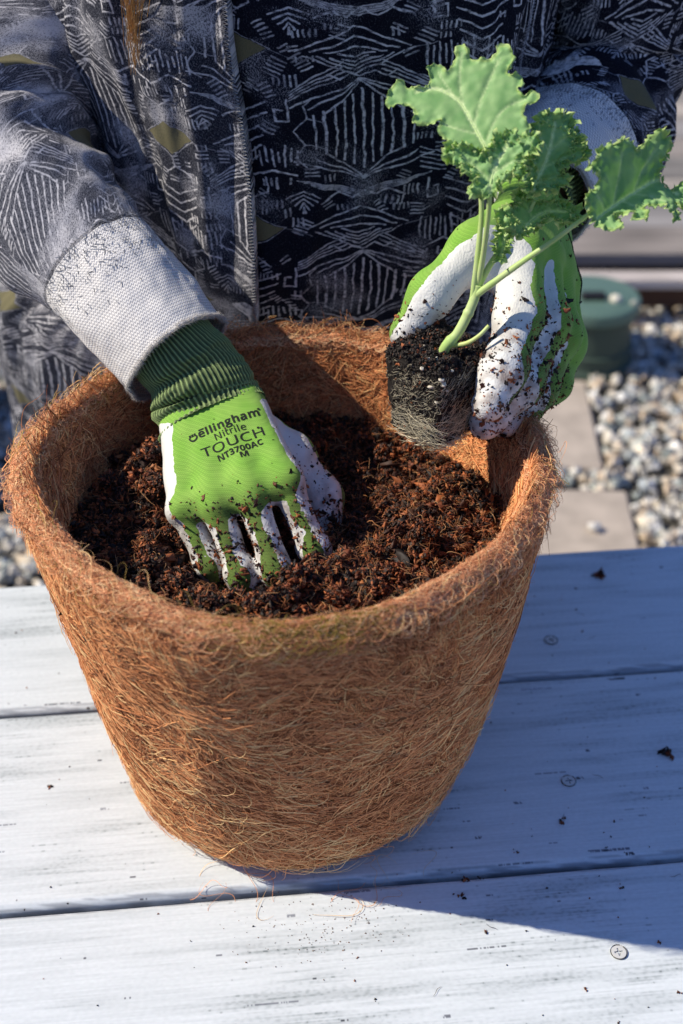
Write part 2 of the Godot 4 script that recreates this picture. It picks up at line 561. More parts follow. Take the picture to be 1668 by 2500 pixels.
func build_bench() -> void:
	var bench := thing("plank_bench", "white painted plank bench with worn paint, the coir pot standing on it", "bench", Vector3.ZERO, DECK_YAW)
	var tex := plank_texture()
	var m := mat(Color.WHITE, 0.62, true)
	m.albedo_texture = tex
	# far edge, near edge of each plank along the bench's own z
	var rows := [[-0.2335, -0.0738], [-0.0692, 0.1142], [0.1188, 0.3030], [0.3078, 0.4900]]
	for k in 4:
		var z0: float = rows[k][0]
		var z1: float = rows[k][1]
		var sec := PackedVector2Array()
		var rad := 0.0060
		sec.append(Vector2(z0, -0.038))
		for q in 7:
			var a := PI / 2 * q / 6.0
			sec.append(Vector2(z0 + rad - cos(a) * rad, -rad + sin(a) * rad))
		for q in range(1, 12):
			sec.append(Vector2(lerpf(z0 + rad, z1 - rad, q / 12.0), 0))
		for q in 7:
			var a := PI / 2 * q / 6.0
			sec.append(Vector2(z1 - rad + sin(a) * rad, -rad + cos(a) * rad))
		sec.append(Vector2(z1, -0.038))
		var mb := MB.new()
		var nl := 220
		var acc := 0.0
		# bare wood below the rounded edges, coloured extra dark as shade in the gaps
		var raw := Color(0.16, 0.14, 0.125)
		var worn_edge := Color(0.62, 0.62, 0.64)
		for j in sec.size():
			if j: acc += sec[j].distance_to(sec[j - 1])
			for i in nl + 1:
				var x := lerpf(-0.80, 0.80, float(i) / nl)
				var wob := 0.0007 * noise_a.get_noise_3d(x * 9.0, k * 7.0, sec[j].x * 30.0) + 0.0011 * noise_a.get_noise_2d(x * 5.0, k * 31.0 + (3.0 if j > sec.size() / 2 else 0.0)) * (1.0 if sec[j].y < -0.002 else 0.0)
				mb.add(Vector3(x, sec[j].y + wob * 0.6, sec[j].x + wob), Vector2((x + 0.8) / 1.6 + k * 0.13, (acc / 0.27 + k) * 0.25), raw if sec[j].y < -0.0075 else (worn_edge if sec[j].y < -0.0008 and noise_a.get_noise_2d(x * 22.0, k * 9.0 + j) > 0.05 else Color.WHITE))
		for j in sec.size() - 1:
			for i in nl:
				var a := j * (nl + 1) + i
				mb.quad(a, a + 1, a + nl + 2, a + nl + 1)
		# underside and ends
		var un := MB.new()
		box(un, Vector3(-0.799, -0.0395, z0 + 0.001), Vector3(0.799, -0.030, z1 - 0.001), 0.001)
		for t in un.i.size(): mb.i.append(un.i[t] + mb.v.size())
		mb.v.append_array(un.v); mb.uv.append_array(un.uv); mb.c.append_array(un.c)
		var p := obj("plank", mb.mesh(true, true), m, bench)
		if k == 1: p.set_meta("label", "plank with the pot on it")
		# screws: countersunk cross heads
		var at := SCREWS[k] as Array
		for s in at:
			var sc := screw_mesh()
			var o := obj("screw", sc, screw_mat(), p)
			o.position = Vector3(s[0], 0.0, s[1])
			o.rotation.y = s[2]
	var dark := mat(lin(0.12, 0.10, 0.085), 0.9)
	for x in [-0.62, 0.62]:
		var b := MB.new()
		box(b, Vector3(x - 0.02, -0.13, -0.22), Vector3(x + 0.02, -0.0400, 0.48), 0.003)
		obj("cross_beam", b.mesh(false), dark, bench)
		for z in [-0.19, 0.44]:
			var l := MB.new()
			box(l, Vector3(x - 0.063, -0.5, z - 0.02), Vector3(x - 0.0205, -0.045, z + 0.02), 0.003)
			obj("leg", l.mesh(false), dark, bench)

const SCREWS := [[[0.1887, -0.113, 0.4]], [[0.1652, 0.0414, 0.1]], [[0.1619, 0.1879, 0.05]], []]
var screw_m: StandardMaterial3D
func screw_mat() -> StandardMaterial3D:
	if screw_m == null:
		screw_m = mat(Color.WHITE, 0.55, true)
	return screw_m

func screw_mesh() -> ArrayMesh:
	# a flat head sunk in the board with a cross recess: polar grid with a carved cross
	var mb := MB.new()
	grid(mb, 96, 26, func(u, w):
		var r: float = w * 0.0056
		var p := Vector2(cos(TAU * u), sin(TAU * u)) * r
		var y := 0.0003
		var cross := minf(absf(p.x), absf(p.y))
		if maxf(absf(p.x), absf(p.y)) < 0.0026 and cross < 0.00055: y = -0.0012
		if r > 0.0049: y = 0.0004 - 0.0010 * sin((r - 0.0049) / 0.0007 * PI)
		return Vector3(p.x, y + 0.0005, p.y), true, true, Vector2.ONE, func(u, w):
			var r: float = w * 0.0056
			var p := Vector2(cos(TAU * u), sin(TAU * u)) * r
			if maxf(absf(p.x), absf(p.y)) < 0.0026 and minf(absf(p.x), absf(p.y)) < 0.0006: return Color(0.05, 0.045, 0.04)
			if r > 0.0049 and noise_a.get_noise_1d(u * 9.0) > -0.35: return Color(0.16, 0.15, 0.14)
			return Color(0.60, 0.60, 0.59))
	return mb.mesh(true, true)

# ---------------------------------------------------------------- the coir pot
const RIM_H := 0.274
const WALL := 0.0110
# how far the rim strays from a circle, by angle in degrees from +x towards the camera
const RIM_OUT := [[0, 0.0], [45, -0.004], [65, -0.001], [92, 0.003], [106, 0.0], [123, -0.006], [143, -0.009], [160, -0.006], [172, -0.001], [190, -0.001], [222, -0.005], [258, 0.004], [273, 0.005], [294, 0.007], [344, 0.003], [360, 0.0]]
var rim_table := PackedFloat32Array()

func rim_dr(a: float) -> float:
	if rim_table.is_empty():
		for k in 361:
			for q in RIM_OUT.size() - 1:
				if k >= RIM_OUT[q][0] and k <= RIM_OUT[q + 1][0]:
					var t := inverse_lerp(RIM_OUT[q][0], RIM_OUT[q + 1][0], k)
					rim_table.append(lerpf(RIM_OUT[q][1], RIM_OUT[q + 1][1], smoothstep(0, 1, t)))
					break
	return rim_table[int(fposmod(rad_to_deg(a), 360.0))]

func rim_top(a: float) -> float:
	return RIM_H + 0.0016 * noise_a.get_noise_2d(cos(a) * 2.2, sin(a) * 2.2 + 9.0) + 0.0008 * noise_a.get_noise_2d(cos(a) * 9.0, sin(a) * 9.0)

func pot_r(a: float, h: float) -> float:
	var t := clampf(h / RIM_H, 0, 1)
	var r := 0.1145 + 0.0538 * t + rim_dr(a) * t * t
	r += 0.0085 * sin(PI * pow(t, 0.8)) * maxf(0.0, cos(a)) * maxf(0.0, cos(a))
	r += 0.0014 * smoothstep(0.962, 0.976, t) - 0.0020 * exp(-pow((t - 0.957) / 0.009, 2.0))
	r += 0.0022 * noise_a.get_noise_3d(cos(a) * 1.7, h * 9.0, sin(a) * 1.7)
	r += 0.0011 * noise_a.get_noise_3d(cos(a) * 6.0, h * 42.0, sin(a) * 6.0)
	if h < 0.036:
		var q := 1.0 - h / 0.036
		r -= 0.026 * (1.0 - sqrt(maxf(0.0, 1.0 - q * q)))
	return r

func pot_p(a: float, h: float, out := 0.0) -> Vector3:
	var r := pot_r(a, h) + out
	return POT + Vector3(cos(a) * r, h, sin(a) * r)

func pot_in(a: float, h: float) -> Vector3:
	var t := h / RIM_H
	var r := 0.1145 + 0.0538 * t + rim_dr(a) * t * t - WALL + 0.0016 * noise_a.get_noise_3d(cos(a) * 3.0, h * 16.0 + 5.0, sin(a) * 3.0)
	return POT + Vector3(cos(a) * r, h, sin(a) * r)

func fibre_color(shift := 0.0) -> Color:
	var t := rng.randf() + shift
	var c: Color
	if t < 0.16: c = Color(0.260, 0.095, 0.035)
	elif t < 0.42: c = Color(0.560, 0.228, 0.095)
	elif t < 0.74: c = Color(0.780, 0.350, 0.148)
	elif t < 0.90: c = Color(0.890, 0.450, 0.195)
	else: c = Color(0.92, 0.62, 0.29)
	return c * Color(0.94, 0.905, 0.91) * R(0.85, 1.2)

func build_pot() -> void:
	var pot := thing("coir_pot", "round brown coconut fibre pot full of dark compost on the white bench", "pot")
	var m := mat(Color.WHITE, 0.95, true)
	var w := 512
	var na := noise_bytes(w, w, 8, 1, 0.25, 3, 201)
	var nb := noise_bytes(w, w, 1, 8, 0.25, 3, 202)
	var nc := noise_bytes(w, w, 1, 1, 0.03, 3, 203)
	var d := PackedByteArray()
	d.resize(w * w * 3)
	for k in w * w:
		var g := 0.40 + 0.55 * maxf(na[k], nb[k] * 0.8) / 255.0
		var q := nc[k] / 255.0
		d[k * 3] = int(226 * g); d[k * 3 + 1] = int((146 + 12 * q) * g); d[k * 3 + 2] = int((88 + 8 * q) * g)
	m.albedo_texture = ImageTexture.create_from_image(Image.create_from_data(w, w, false, Image.FORMAT_RGB8, d))
	m.uv1_scale = Vector3(14, 5, 1)
	m.rim_enabled = true
	m.rim = 0.25
	m.rim_tint = 0.8
	# wall: outside up, round lip, inside down
	var mb := MB.new()
	var na_ := 300
	var rows := []
	rows.append([0, 0.0])
	for k in 10: rows.append([1, 0.036 * pow(k / 10.0, 2.0)])
	for k in 64: rows.append([1, lerpf(0.036, RIM_H - 0.006, k / 63.0)])
	for k in range(1, 10): rows.append([2, k / 10.0])
	for k in 20: rows.append([3, lerpf(RIM_H - 0.006, 0.16, k / 19.0)])
	grid(mb, na_, rows.size() - 1, func(u, v):
		var a: float = TAU * u
		var row: Array = rows[roundi(v * (rows.size() - 1))]
		if row[0] == 0: return POT + Vector3(0, 0.001, 0)
		if row[0] == 1: return pot_p(a, row[1], -0.0008)
		if row[0] == 3: return pot_in(a, row[1])
		var ph: float = PI * row[1]
		var o := pot_p(a, RIM_H - 0.006, -0.0008)
		var i := pot_in(a, RIM_H - 0.006)
		var mid := (o + i) / 2
		var half := (o - i) / 2
		var top := rim_top(a)
		return mid + half * cos(ph) * (1.0 + 0.12 * sin(ph)) + Vector3(0, pow(sin(ph), 0.6) * (top - RIM_H + 0.006), 0), true)
	obj("wall", mb.mesh(), m, pot)

	var fm := mat(Color.WHITE, 0.8, true)
	fm.metallic_specular = 0.3
	var sets := []
	for s in 10: sets.append(strand_mesh(R(0.014, 0.034), R(0.00018, 0.00032), R(0.25, 1.5), R(0.0004, 0.0014), 8))
	for s in 10:
		var xf := []
		var cols := PackedColorArray()
		# outside
		for k in 4600:
			var a := R(-0.4, PI + 0.4) if rng.randf() < 0.9 else R(0, TAU)
			var h := RIM_H * sqrt(rng.randf()) if rng.randf() < 0.55 else R(0.0, RIM_H - 0.008)
			if h > RIM_H - 0.009: h -= 0.012
			var p := pot_p(a, h, R(-0.0008, 0.0014) + (R(0.0, 0.0018) if rng.randf() < 0.22 else 0.0))
			var pu := pot_p(a, h + 0.004)
			var pv := pot_p(a + 0.02, h)
			var up := (pu - pot_p(a, h)).normalized()
			var hz := (pv - pot_p(a, h)).normalized()
			var n := up.cross(hz).normalized()
			if n.dot(Vector3(cos(a), 0, sin(a))) < 0: n = -n
			var flow := noise_a.get_noise_3d(cos(a) * 2.0, h * 12.0, sin(a) * 2.0) * 1.9 + 0.25
			# the felt runs steeply on the left shoulder and lies flatter towards the foot
			flow += smoothstep(0.05, 0.25, h) * smoothstep(1.9, 2.7, a) * 0.7
			var ang := flow + (rng.randfn(0, 0.5))
			if rng.randf() < 0.18: ang = R(0, TAU)
			xf.append(turned(hz * cos(ang) + up * sin(ang), n, p, Vector3(R(0.7, 1.3), R(0.6, 1.6), 1)))
			var patch := 0.26 * noise_a.get_noise_3d(cos(a) * 3.0, h * 14.0 + 30.0, sin(a) * 3.0)
			cols.append(fibre_color(patch + 0.03))
		# inside wall
		for k in 1900:
			var a := R(PI - 0.5, TAU + 0.5)
			var h := R(0.185, RIM_H)
			var p := pot_in(a, h)
			var n := Vector3(-cos(a), 0.25, -sin(a)).normalized()
			var hz := Vector3(-sin(a), 0, cos(a))
			var up := hz.cross(n).normalized()
			var ang := noise_a.get_noise_3d(cos(a) * 3.0, h * 14.0 + 60.0, sin(a) * 3.0) * 2.2 + rng.randfn(0, 0.7)
			xf.append(turned(hz * cos(ang) + up * sin(ang), n, p + n * R(-0.0006, 0.0012), Vector3(R(0.7, 1.4), R(0.7, 1.8), 1)))
			cols.append(fibre_color(0.05))
		# lip
		for k in 1500:
			var a := R(0, TAU)
			var ph := PI * R(0.02, 0.98)
			var o := pot_p(a, RIM_H - 0.006)
			var i := pot_in(a, RIM_H - 0.006)
			var p := (o + i) / 2 + (o - i) / 2 * cos(ph) * 1.1 + Vector3(0, pow(sin(ph), 0.6) * (rim_top(a) - RIM_H + 0.006) + R(-0.0006, 0.0003), 0)
			var n := (Vector3(cos(a), 0, sin(a)) * cos(ph) + Vector3(0, sin(ph) + 0.3, 0)).normalized()
			var hz := Vector3(-sin(a), 0, cos(a))
			var ang := rng.randfn(0, 0.55)
			var up := n.cross(hz)
			xf.append(turned(hz * cos(ang) + up * sin(ang), n, p, Vector3(R(0.4, 0.8), R(0.2, 0.8), 1)))
			var c := fibre_color(0.12) * Color(1.0, 1.05, 1.25)
			var moss := smoothstep(0.42, 0.05, absf(fposmod(a, TAU) - 1.45)) * smoothstep(0.0, 0.6, sin(ph) + cos(ph)) + smoothstep(0.25, 0.05, absf(fposmod(a, TAU) - 3.75)) * 0.35
			if rng.randf() < moss * 0.6: c = Color(0.30, 0.21, 0.045) * R(0.5, 1.3)
			cols.append(c)
		multi("coir_fibres", sets[s], fm, xf, cols, pot)
	# long loose strands that stand off the felt and stray over the boards
	for s in 8:
		var st := strand_mesh(R(0.035, 0.075), R(0.00016, 0.00027), R(0.9, 2.6), R(0.001, 0.004), 18)
		var xf := []
		var cols := PackedColorArray()
		for k in 90:
			var a := R(-0.3, PI + 0.3)
			var h := R(0.0, RIM_H) if rng.randf() < 0.5 else R(0.0, 0.09)
			var p := pot_p(a, h, 0.0012)
			var n := Vector3(cos(a), -0.15, sin(a)).normalized()
			if h < 0.02: n = Vector3(cos(a), -0.5, sin(a)).normalized()
			var hz := Vector3(-sin(a), 0, cos(a))
			var up := hz.cross(n)
			var ang := rng.randfn(0.0, 0.7)
			p.y = maxf(p.y, 0.002)
			xf.append(turned(hz * cos(ang) + up * sin(ang), n, p, Vector3(1, R(0.5, 1.4), 1)))
			cols.append(fibre_color(0.3))
		for k in 130:
			var a: float = R(0, TAU) if k % 3 else ([0.05, 3.09][k % 2] + R(-0.25, 0.25))
			var h := R(0.0, RIM_H)
			var p := pot_p(a, h, 0.001)
			var n := Vector3(cos(a), 0, sin(a))
			var hz := Vector3(-sin(a), 0, cos(a))
			var dd := (n * R(0.25, 0.9) + hz * R(-1, 1) + Vector3.UP * R(-0.8, 0.6)).normalized()
			xf.append(turned(dd, dd.cross(Vector3(R(-1, 1), R(-1, 1), R(-1, 1))).normalized(), p + dd * 0.003, Vector3(R(0.08, 0.22), R(0.3, 0.8), R(0.1, 0.3))))
			cols.append(fibre_color(0.2))
		for k in 26:
			var a := R(0, TAU)
			var p := pot_p(a, RIM_H - 0.003, -0.004)
			var dir := Vector3(-sin(a), R(-0.2, 0.5), cos(a)) + Vector3(cos(a), 0, sin(a)) * R(-0.5, 0.9)
			xf.append(turned(dir, Vector3(cos(a), 0.8, sin(a)).normalized(), p + Vector3(0, 0.005, 0), Vector3(R(0.35, 0.8), R(0.5, 1.6), R(0.4, 1))))
			cols.append(Color(0.42, 0.28, 0.08) * R(0.6, 1.2) if rng.randf() < 0.4 else fibre_color(0.3))
		# on the boards in front of the foot
		for k in 2:
			var a := R(0.8, 2.2)
			var r := 0.108 + R(0.0, 0.035)
			xf.append(turned(Vector3(R(-1, 1), R(0.0, 0.12), R(-1, 1)), Vector3.UP, POT + Vector3(cos(a) * r, 0.0009, sin(a) * r), Vector3(R(0.5, 0.9), R(0.2, 0.9), 1)))
			cols.append(fibre_color(0.25))
		multi("loose_fibres", st, fm, xf, cols, pot)

# ---------------------------------------------------------------- compost
# mounds and hollows: x, z, height, spread
const MOUNDS := [[-0.128, -0.045, 0.030, 0.026], [-0.105, -0.075, 0.020, 0.020], [-0.034, 0.102, 0.026, 0.032], [-0.090, 0.090, 0.016, 0.028], [0.03, 0.092, 0.018, 0.035], [-0.120, 0.052, 0.013, 0.020], [-0.055, 0.060, -0.018, 0.024], [-0.085, 0.038, -0.015, 0.022], [0.046, 0.02, 0.010, 0.03], [0.075, -0.03, 0.008, 0.03], [0.02, -0.02, -0.007, 0.02], [0.0, 0.060, 0.012, 0.018], [-0.125, 0.035, 0.010, 0.014], [-0.02, 0.088, 0.008, 0.014], [-0.165, 0.02, -0.006, 0.025]]

func soil_h(x: float, z: float) -> float:
	var h := 0.209
	for q in MOUNDS:
		var d2: float = (x - q[0]) * (x - q[0]) + (z - q[1]) * (z - q[1])
		h += q[2] * exp(-d2 / (q[3] * q[3] * 1.4))
	h += 0.0105 * noise_a.get_noise_2d(x * 34.0, z * 34.0)
	var n := noise_a.get_noise_2d(x * 130.0 + 7.0, z * 130.0)
	h += 0.0052 * (absf(n) * 1.6 - 0.4)
	h += 0.0012 * noise_a.get_noise_2d(x * 400.0, z * 400.0)
	return h

func soil_color() -> Color:
	var t := rng.randf()
	var c := Color(0.016, 0.007, 0.005)
	if t > 0.32: c = Color(0.050, 0.017, 0.009)
	if t > 0.54: c = Color(0.185, 0.050, 0.019)
	if t > 0.80: c = Color(0.350, 0.104, 0.034)
	if t > 0.965: c = Color(0.33, 0.12, 0.04)
	return c * R(0.75, 1.2)

var clods := []
var crumb_kinds := []
var soil_fibres := []
var soil_mat: StandardMaterial3D
var soil_fibre_mat: StandardMaterial3D

func build_soil() -> void:
	soil_mat = mat(Color.WHITE, 0.62, true)
	soil_mat.metallic_specular = 0.45
	soil_fibre_mat = mat(Color.WHITE, 0.7, true)
	for k in 6: crumb_kinds.append(lump_mesh(1.5, 6, 8))
	for k in 5: soil_fibres.append(strand_mesh(R(0.007, 0.016), R(0.00016, 0.0003), R(0.3, 1.6), R(0.0005, 0.003), 6))
	var soil := thing("compost", "dark red brown coir compost heaped inside the pot", "compost")
	soil.set_meta("kind", "stuff")
	var mb := MB.new()
	var rr := 0.152
	grid(mb, 300, 110, func(u, w):
		var r: float = rr * w
		var x: float = POT.x + cos(TAU * u) * r
		var z: float = sin(TAU * u) * r
		return Vector3(x, soil_h(x, z) - 0.001, z), true, true, Vector2.ONE, func(u, w):
			var n := noise_c.get_noise_2d(cos(TAU * u) * w * 14.0, sin(TAU * u) * w * 14.0)
			return Color(0.016, 0.008, 0.006).lerp(Color(0.055, 0.020, 0.011), clampf(n + 0.4, 0, 1)))
	obj("bed", mb.mesh(true, true), soil_mat, soil)
	for s in 6:
		var xf := []
		var cols := PackedColorArray()
		for k in 4200:
			var a := R(0, TAU)
			var r := 0.148 * sqrt(rng.randf())
			var x := POT.x + cos(a) * r
			var z := sin(a) * r
			var cl := noise_a.get_noise_2d(x * 60.0, z * 60.0)
			var sz := R(0.0006, 0.0017) * (1.0 + maxf(0.0, cl) * 0.6)
			if rng.randf() < 0.02: sz *= R(1.6, 2.6)
			xf.append(spun(Vector3(x, soil_h(x, z) + R(-0.0012, 0.0022) * (1.0 + maxf(0, cl)), z), sz).scaled_local(Vector3(R(0.6, 1.9), R(0.5, 1.0), R(0.5, 1.1))))
			cols.append(soil_color())
		multi("crumbs", crumb_kinds[s], soil_mat, xf, cols, soil)
	# clods: crumbs and fibres matted together
	for q in 230:
		var a := R(0, TAU)
		var r := 0.143 * sqrt(rng.randf())
		var x := POT.x + cos(a) * r
		var z := sin(a) * r
		clods.append([x, z, R(0.003, 0.0085)])
	for s in 6:
		var xf := []
		var cols := PackedColorArray()
		for q in clods:
			var c0 := Vector3(q[0], soil_h(q[0], q[1]) + q[2] * 0.35, q[1])
			var tone := R(0.5, 1.4)
			for k in int(q[2] * 4200.0):
				var d := Vector3(rng.randfn(), absf(rng.randfn()) * 0.8, rng.randfn()).normalized()
				xf.append(spun(c0 + d * q[2] * R(0.7, 1.12), R(0.0005, 0.0015)).scaled_local(Vector3(R(0.6, 2.0), R(0.5, 1.0), R(0.5, 1.1))))
				cols.append(soil_color() * tone)
		multi("crumbs", crumb_kinds[s], soil_mat, xf, cols, soil)
	for s in 5:
		var xf := []
		var cols := PackedColorArray()
		for k in 1700:
			var a := R(0, TAU)
			var r := 0.148 * sqrt(rng.randf())
			var x := POT.x + cos(a) * r
			var z := sin(a) * r
			xf.append(turned(Vector3(R(-1, 1), R(-0.4, 0.5), R(-1, 1)), Vector3(R(-0.5, 0.5), 1, R(-0.5, 0.5)).normalized(), Vector3(x, soil_h(x, z) + R(0.0, 0.003), z), Vector3(R(0.35, 1.3), R(0.6, 1.6), 1)))
			cols.append([Color(0.22, 0.07, 0.026), Color(0.32, 0.13, 0.045), Color(0.10, 0.04, 0.02), Color(0.42, 0.22, 0.10)][rng.randi() % 4] * R(0.6, 1.15))
		multi("fibres", soil_fibres[s], soil_fibre_mat, xf, cols, soil)

const LITTER := [[0.231, -0.216, 0.007], [0.203, -0.171, 0.0012], [0.204, -0.142, 0.002], [0.207, -0.2, 0.0015], [0.248, -0.001, 0.006], [0.157, 0.063, 0.003], [0.160, 0.060, 0.002], [0.196, 0.063, 0.0012], [0.122, 0.09, 0.0018], [0.186, 0.086, 0.0014], [0.216, 0.086, 0.001], [0.085, 0.114, 0.0032], [0.094, 0.113, 0.002], [0.08, 0.126, 0.003], [0.083, 0.129, 0.0024], [0.094, 0.156, 0.002], [0.154, 0.197, 0.0022], [0.207, 0.164, 0.0022], [0.01, 0.175, 0.0012], [-0.215, 0.03, 0.003], [-0.059, 0.151, 0.0016], [0.213, 0.2, 0.002], [0.171, 0.221, 0.0012], [0.19, 0.12, 0.0018], [0.14, 0.12, 0.0016], [-0.2, -0.05, 0.002]]

func build_litter() -> void:
	var holder := thing("spilled_compost", "dark crumbs of compost spilled over the white bench boards", "compost")
	holder.set_meta("kind", "stuff")
	for s in 6:
		var xf := []
		var cols := PackedColorArray()
		for q in LITTER:
			var n := 1 + int(q[2] * 900.0)
			for k in n:
				if (k + s) % 6 == 0 or (n < 6 and k == 0 and s == int(q[0] * 1000.0) % 6):
					xf.append(spun(Vector3(q[0] + rng.randfn(0, q[2] * 0.45), R(0.0003, q[2] * 0.35), q[1] + rng.randfn(0, q[2] * 0.35)), clampf(q[2] * R(0.2, 0.42), 0.0004, 0.003)))
					cols.append(soil_color() * 0.8)
		for k in 26:
			var x := R(-0.32, 0.3)
			var z := R(-0.2, 0.22)
			xf.append(spun(Vector3(x, 0.0003, z), R(0.0002, 0.00055)))
			cols.append(soil_color())
		# a sprinkle in front of the pot
		for k in 34:
			xf.append(spun(Vector3(-0.01 + rng.randfn(0, 0.028), 0.0002, 0.152 + rng.randfn(0, 0.013)), R(0.00012, 0.00038)))
			cols.append(Color(0.2, 0.09, 0.04) * R(0.4, 1.2))
		multi("crumbs", crumb_kinds[s], soil_mat, xf, cols, holder)
	var xf := []
	var cols := PackedColorArray()
	for q in [[0.205, -0.165], [0.212, -0.135], [0.160, 0.061], [0.10, 0.152], [0.23, 0.11], [-0.25, 0.06], [0.06, 0.20], [0.19, 0.02], [0.26, 0.1]]:
		xf.append(turned(Vector3(R(-1, 1), 0, R(-1, 1)), Vector3.UP, Vector3(q[0], 0.0006, q[1]), Vector3(1.1, 0.3, 1)))
		cols.append(Color(0.05, 0.025, 0.015))
	multi("fibres", soil_fibres[0], soil_fibre_mat, xf, cols, holder)

# ---------------------------------------------------------------- bodies: a field of tapered bones, meshed as surface nets
class Bones:
	var a := PackedVector3Array()
	var b := PackedVector3Array()
	var ra := PackedFloat32Array()
	var rb := PackedFloat32Array()
	var group := PackedInt32Array()
	var back := PackedVector3Array()   # which way the back of the limb faces
	var kin := 0.006
	var kout := 0.005
	func add(p: Vector3, q: Vector3, rp: float, rq: float, g: int, dorsal := Vector3.UP) -> void:
		a.append(p); b.append(q); ra.append(rp); rb.append(rq); group.append(g); back.append(dorsal)
	func one(k: int, p: Vector3) -> float:
		var ab := b[k] - a[k]
		var t := clampf((p - a[k]).dot(ab) / maxf(ab.length_squared(), 1e-9), 0, 1)
		return p.distance_to(a[k] + ab * t) - lerpf(ra[k], rb[k], t)
	func near(p: Vector3, reach: float) -> PackedInt32Array:
		var best := 1e9
		var ds := PackedFloat32Array()
		for k in a.size():
			var d := one(k, p)
			ds.append(d)
			best = minf(best, d)
		var out := PackedInt32Array()
		if best > reach or best < -reach - 0.02: return out
		for k in a.size():
			if ds[k] < best + reach * 2.0 + kin * 2.0: out.append(k)
		return out
	func dist(p: Vector3, which: PackedInt32Array) -> float:
		var total := 1e3
		var cur := -1
		var dg := 1e3
		for k in which:
			if group[k] != cur:
				if cur >= 0:
					if total < 900:
						var h := clampf(0.5 + 0.5 * (dg - total) / kout, 0, 1)
						total = lerpf(dg, total, h) - kout * h * (1 - h)
					else: total = dg
				cur = group[k]
				dg = one(k, p)
			else:
				var d := one(k, p)
				var h := clampf(0.5 + 0.5 * (d - dg) / kin, 0, 1)
				dg = lerpf(d, dg, h) - kin * h * (1 - h)
		if total < 900:
			var h := clampf(0.5 + 0.5 * (dg - total) / kout, 0, 1)
			return lerpf(dg, total, h) - kout * h * (1 - h)
		return dg
	func all() -> PackedInt32Array:
		return PackedInt32Array(range(a.size()))

func net(bo: Bones, cell: float, extra = null) -> MB:
	var lo := Vector3.ONE * 1e9
	var hi := -lo
	for k in bo.a.size():
		for q in [[bo.a[k], bo.ra[k]], [bo.b[k], bo.rb[k]]]:
			lo = lo.min(q[0] - Vector3.ONE * (q[1] + cell * 3)); hi = hi.max(q[0] + Vector3.ONE * (q[1] + cell * 3))
	var B := 4
	var nx := int(ceil((hi.x - lo.x) / cell / B)) * B
	var ny := int(ceil((hi.y - lo.y) / cell / B)) * B
	var nz := int(ceil((hi.z - lo.z) / cell / B)) * B
	var sx := nx + 1
	var sxy := (nx + 1) * (ny + 1)
	var val := PackedFloat32Array()
	val.resize(sxy * (nz + 1))
	val.fill(99.0)
	var active := []
	var reach := cell * B * 0.87 + cell * 1.5
	for z in range(0, nz, B):
		for y in range(0, ny, B):
			for x in range(0, nx, B):
				var mid := lo + Vector3(x + B * 0.5, y + B * 0.5, z + B * 0.5) * cell
				var which := bo.near(mid, reach)
				if which.is_empty(): continue
				active.append(Vector3i(x, y, z))
				for k in B + 1:
					for j in B + 1:
						var at := (z + k) * sxy + (y + j) * sx + x
						for i in B + 1:
							if val[at + i] > 90.0:
								var p := lo + Vector3(x + i, y + j, z + k) * cell
								var d := bo.dist(p, which)
								if extra != null: d += extra.call(p)
								val[at + i] = d
	var mb := MB.new()
	var vid := {}
	var offs := [0, 1, sx, sx + 1, sxy, sxy + 1, sxy + sx, sxy + sx + 1]
	for o in active:
		for k in B:
			for j in B:
				for i in B:
					var at: int = (o.z + k) * sxy + (o.y + j) * sx + o.x + i
					var neg := 0
					for q in 8:
						if val[at + offs[q]] < 0: neg += 1
					if neg == 0 or neg == 8: continue
					var sum := Vector3.ZERO
					var cnt := 0
					for q in 8:
						var v0 := val[at + offs[q]]
						for bit in 3:
							if q & (1 << bit): continue
							var r := q | (1 << bit)
							var v1 := val[at + offs[r]]
							if (v0 < 0) == (v1 < 0): continue
							var t := v0 / (v0 - v1)
							var p := Vector3(q & 1, (q >> 1) & 1, (q >> 2) & 1)
							p[bit] = t
							sum += p
							cnt += 1
					vid[at] = mb.add(lo + (Vector3(o.x + i, o.y + j, o.z + k) + sum / cnt) * cell)
	for at in vid:
		for bit in 3:
			var step: int = [1, sx, sxy][bit]
			var v0 := val[at]
			var v1 := val[at + step]
			if (v0 < 0) == (v1 < 0): continue
			var s1: int = [sx, sxy, 1][bit]
			var s2: int = [sxy, 1, sx][bit]
			if not (vid.has(at - s1) and vid.has(at - s2) and vid.has(at - s1 - s2)): continue
			if v0 < 0: mb.quad(vid[at], vid[at - s2], vid[at - s1 - s2], vid[at - s1])
			else: mb.quad(vid[at], vid[at - s1], vid[at - s1 - s2], vid[at - s2])
	return mb

# ---------------------------------------------------------------- the printed cloth
var ink := PackedFloat32Array()
var olive := PackedFloat32Array()
const CW := 1024

func stroke(p: Vector2, q: Vector2, w: float, s := 1.0, buf_olive := false) -> void:
	var lo := p.min(q) - Vector2(w, w) * 2
	var hi := p.max(q) + Vector2(w, w) * 2
	var pq := q - p
	var l2 := maxf(pq.length_squared(), 1e-6)
	for y in range(int(lo.y), int(hi.y) + 1):
		for x in range(int(lo.x), int(hi.x) + 1):
			var v := Vector2(x, y)
			var t := clampf((v - p).dot(pq) / l2, 0, 1)
			var d := v.distance_to(p + pq * t) / (w * 0.66)
			if d < 1.5:
				var o := posmod(y, CW) * CW + posmod(x, CW)
				var m := s * clampf((1.5 - d) / 0.8, 0, 1)
				if buf_olive: olive[o] = maxf(olive[o], m)
				else: ink[o] = maxf(ink[o], m)

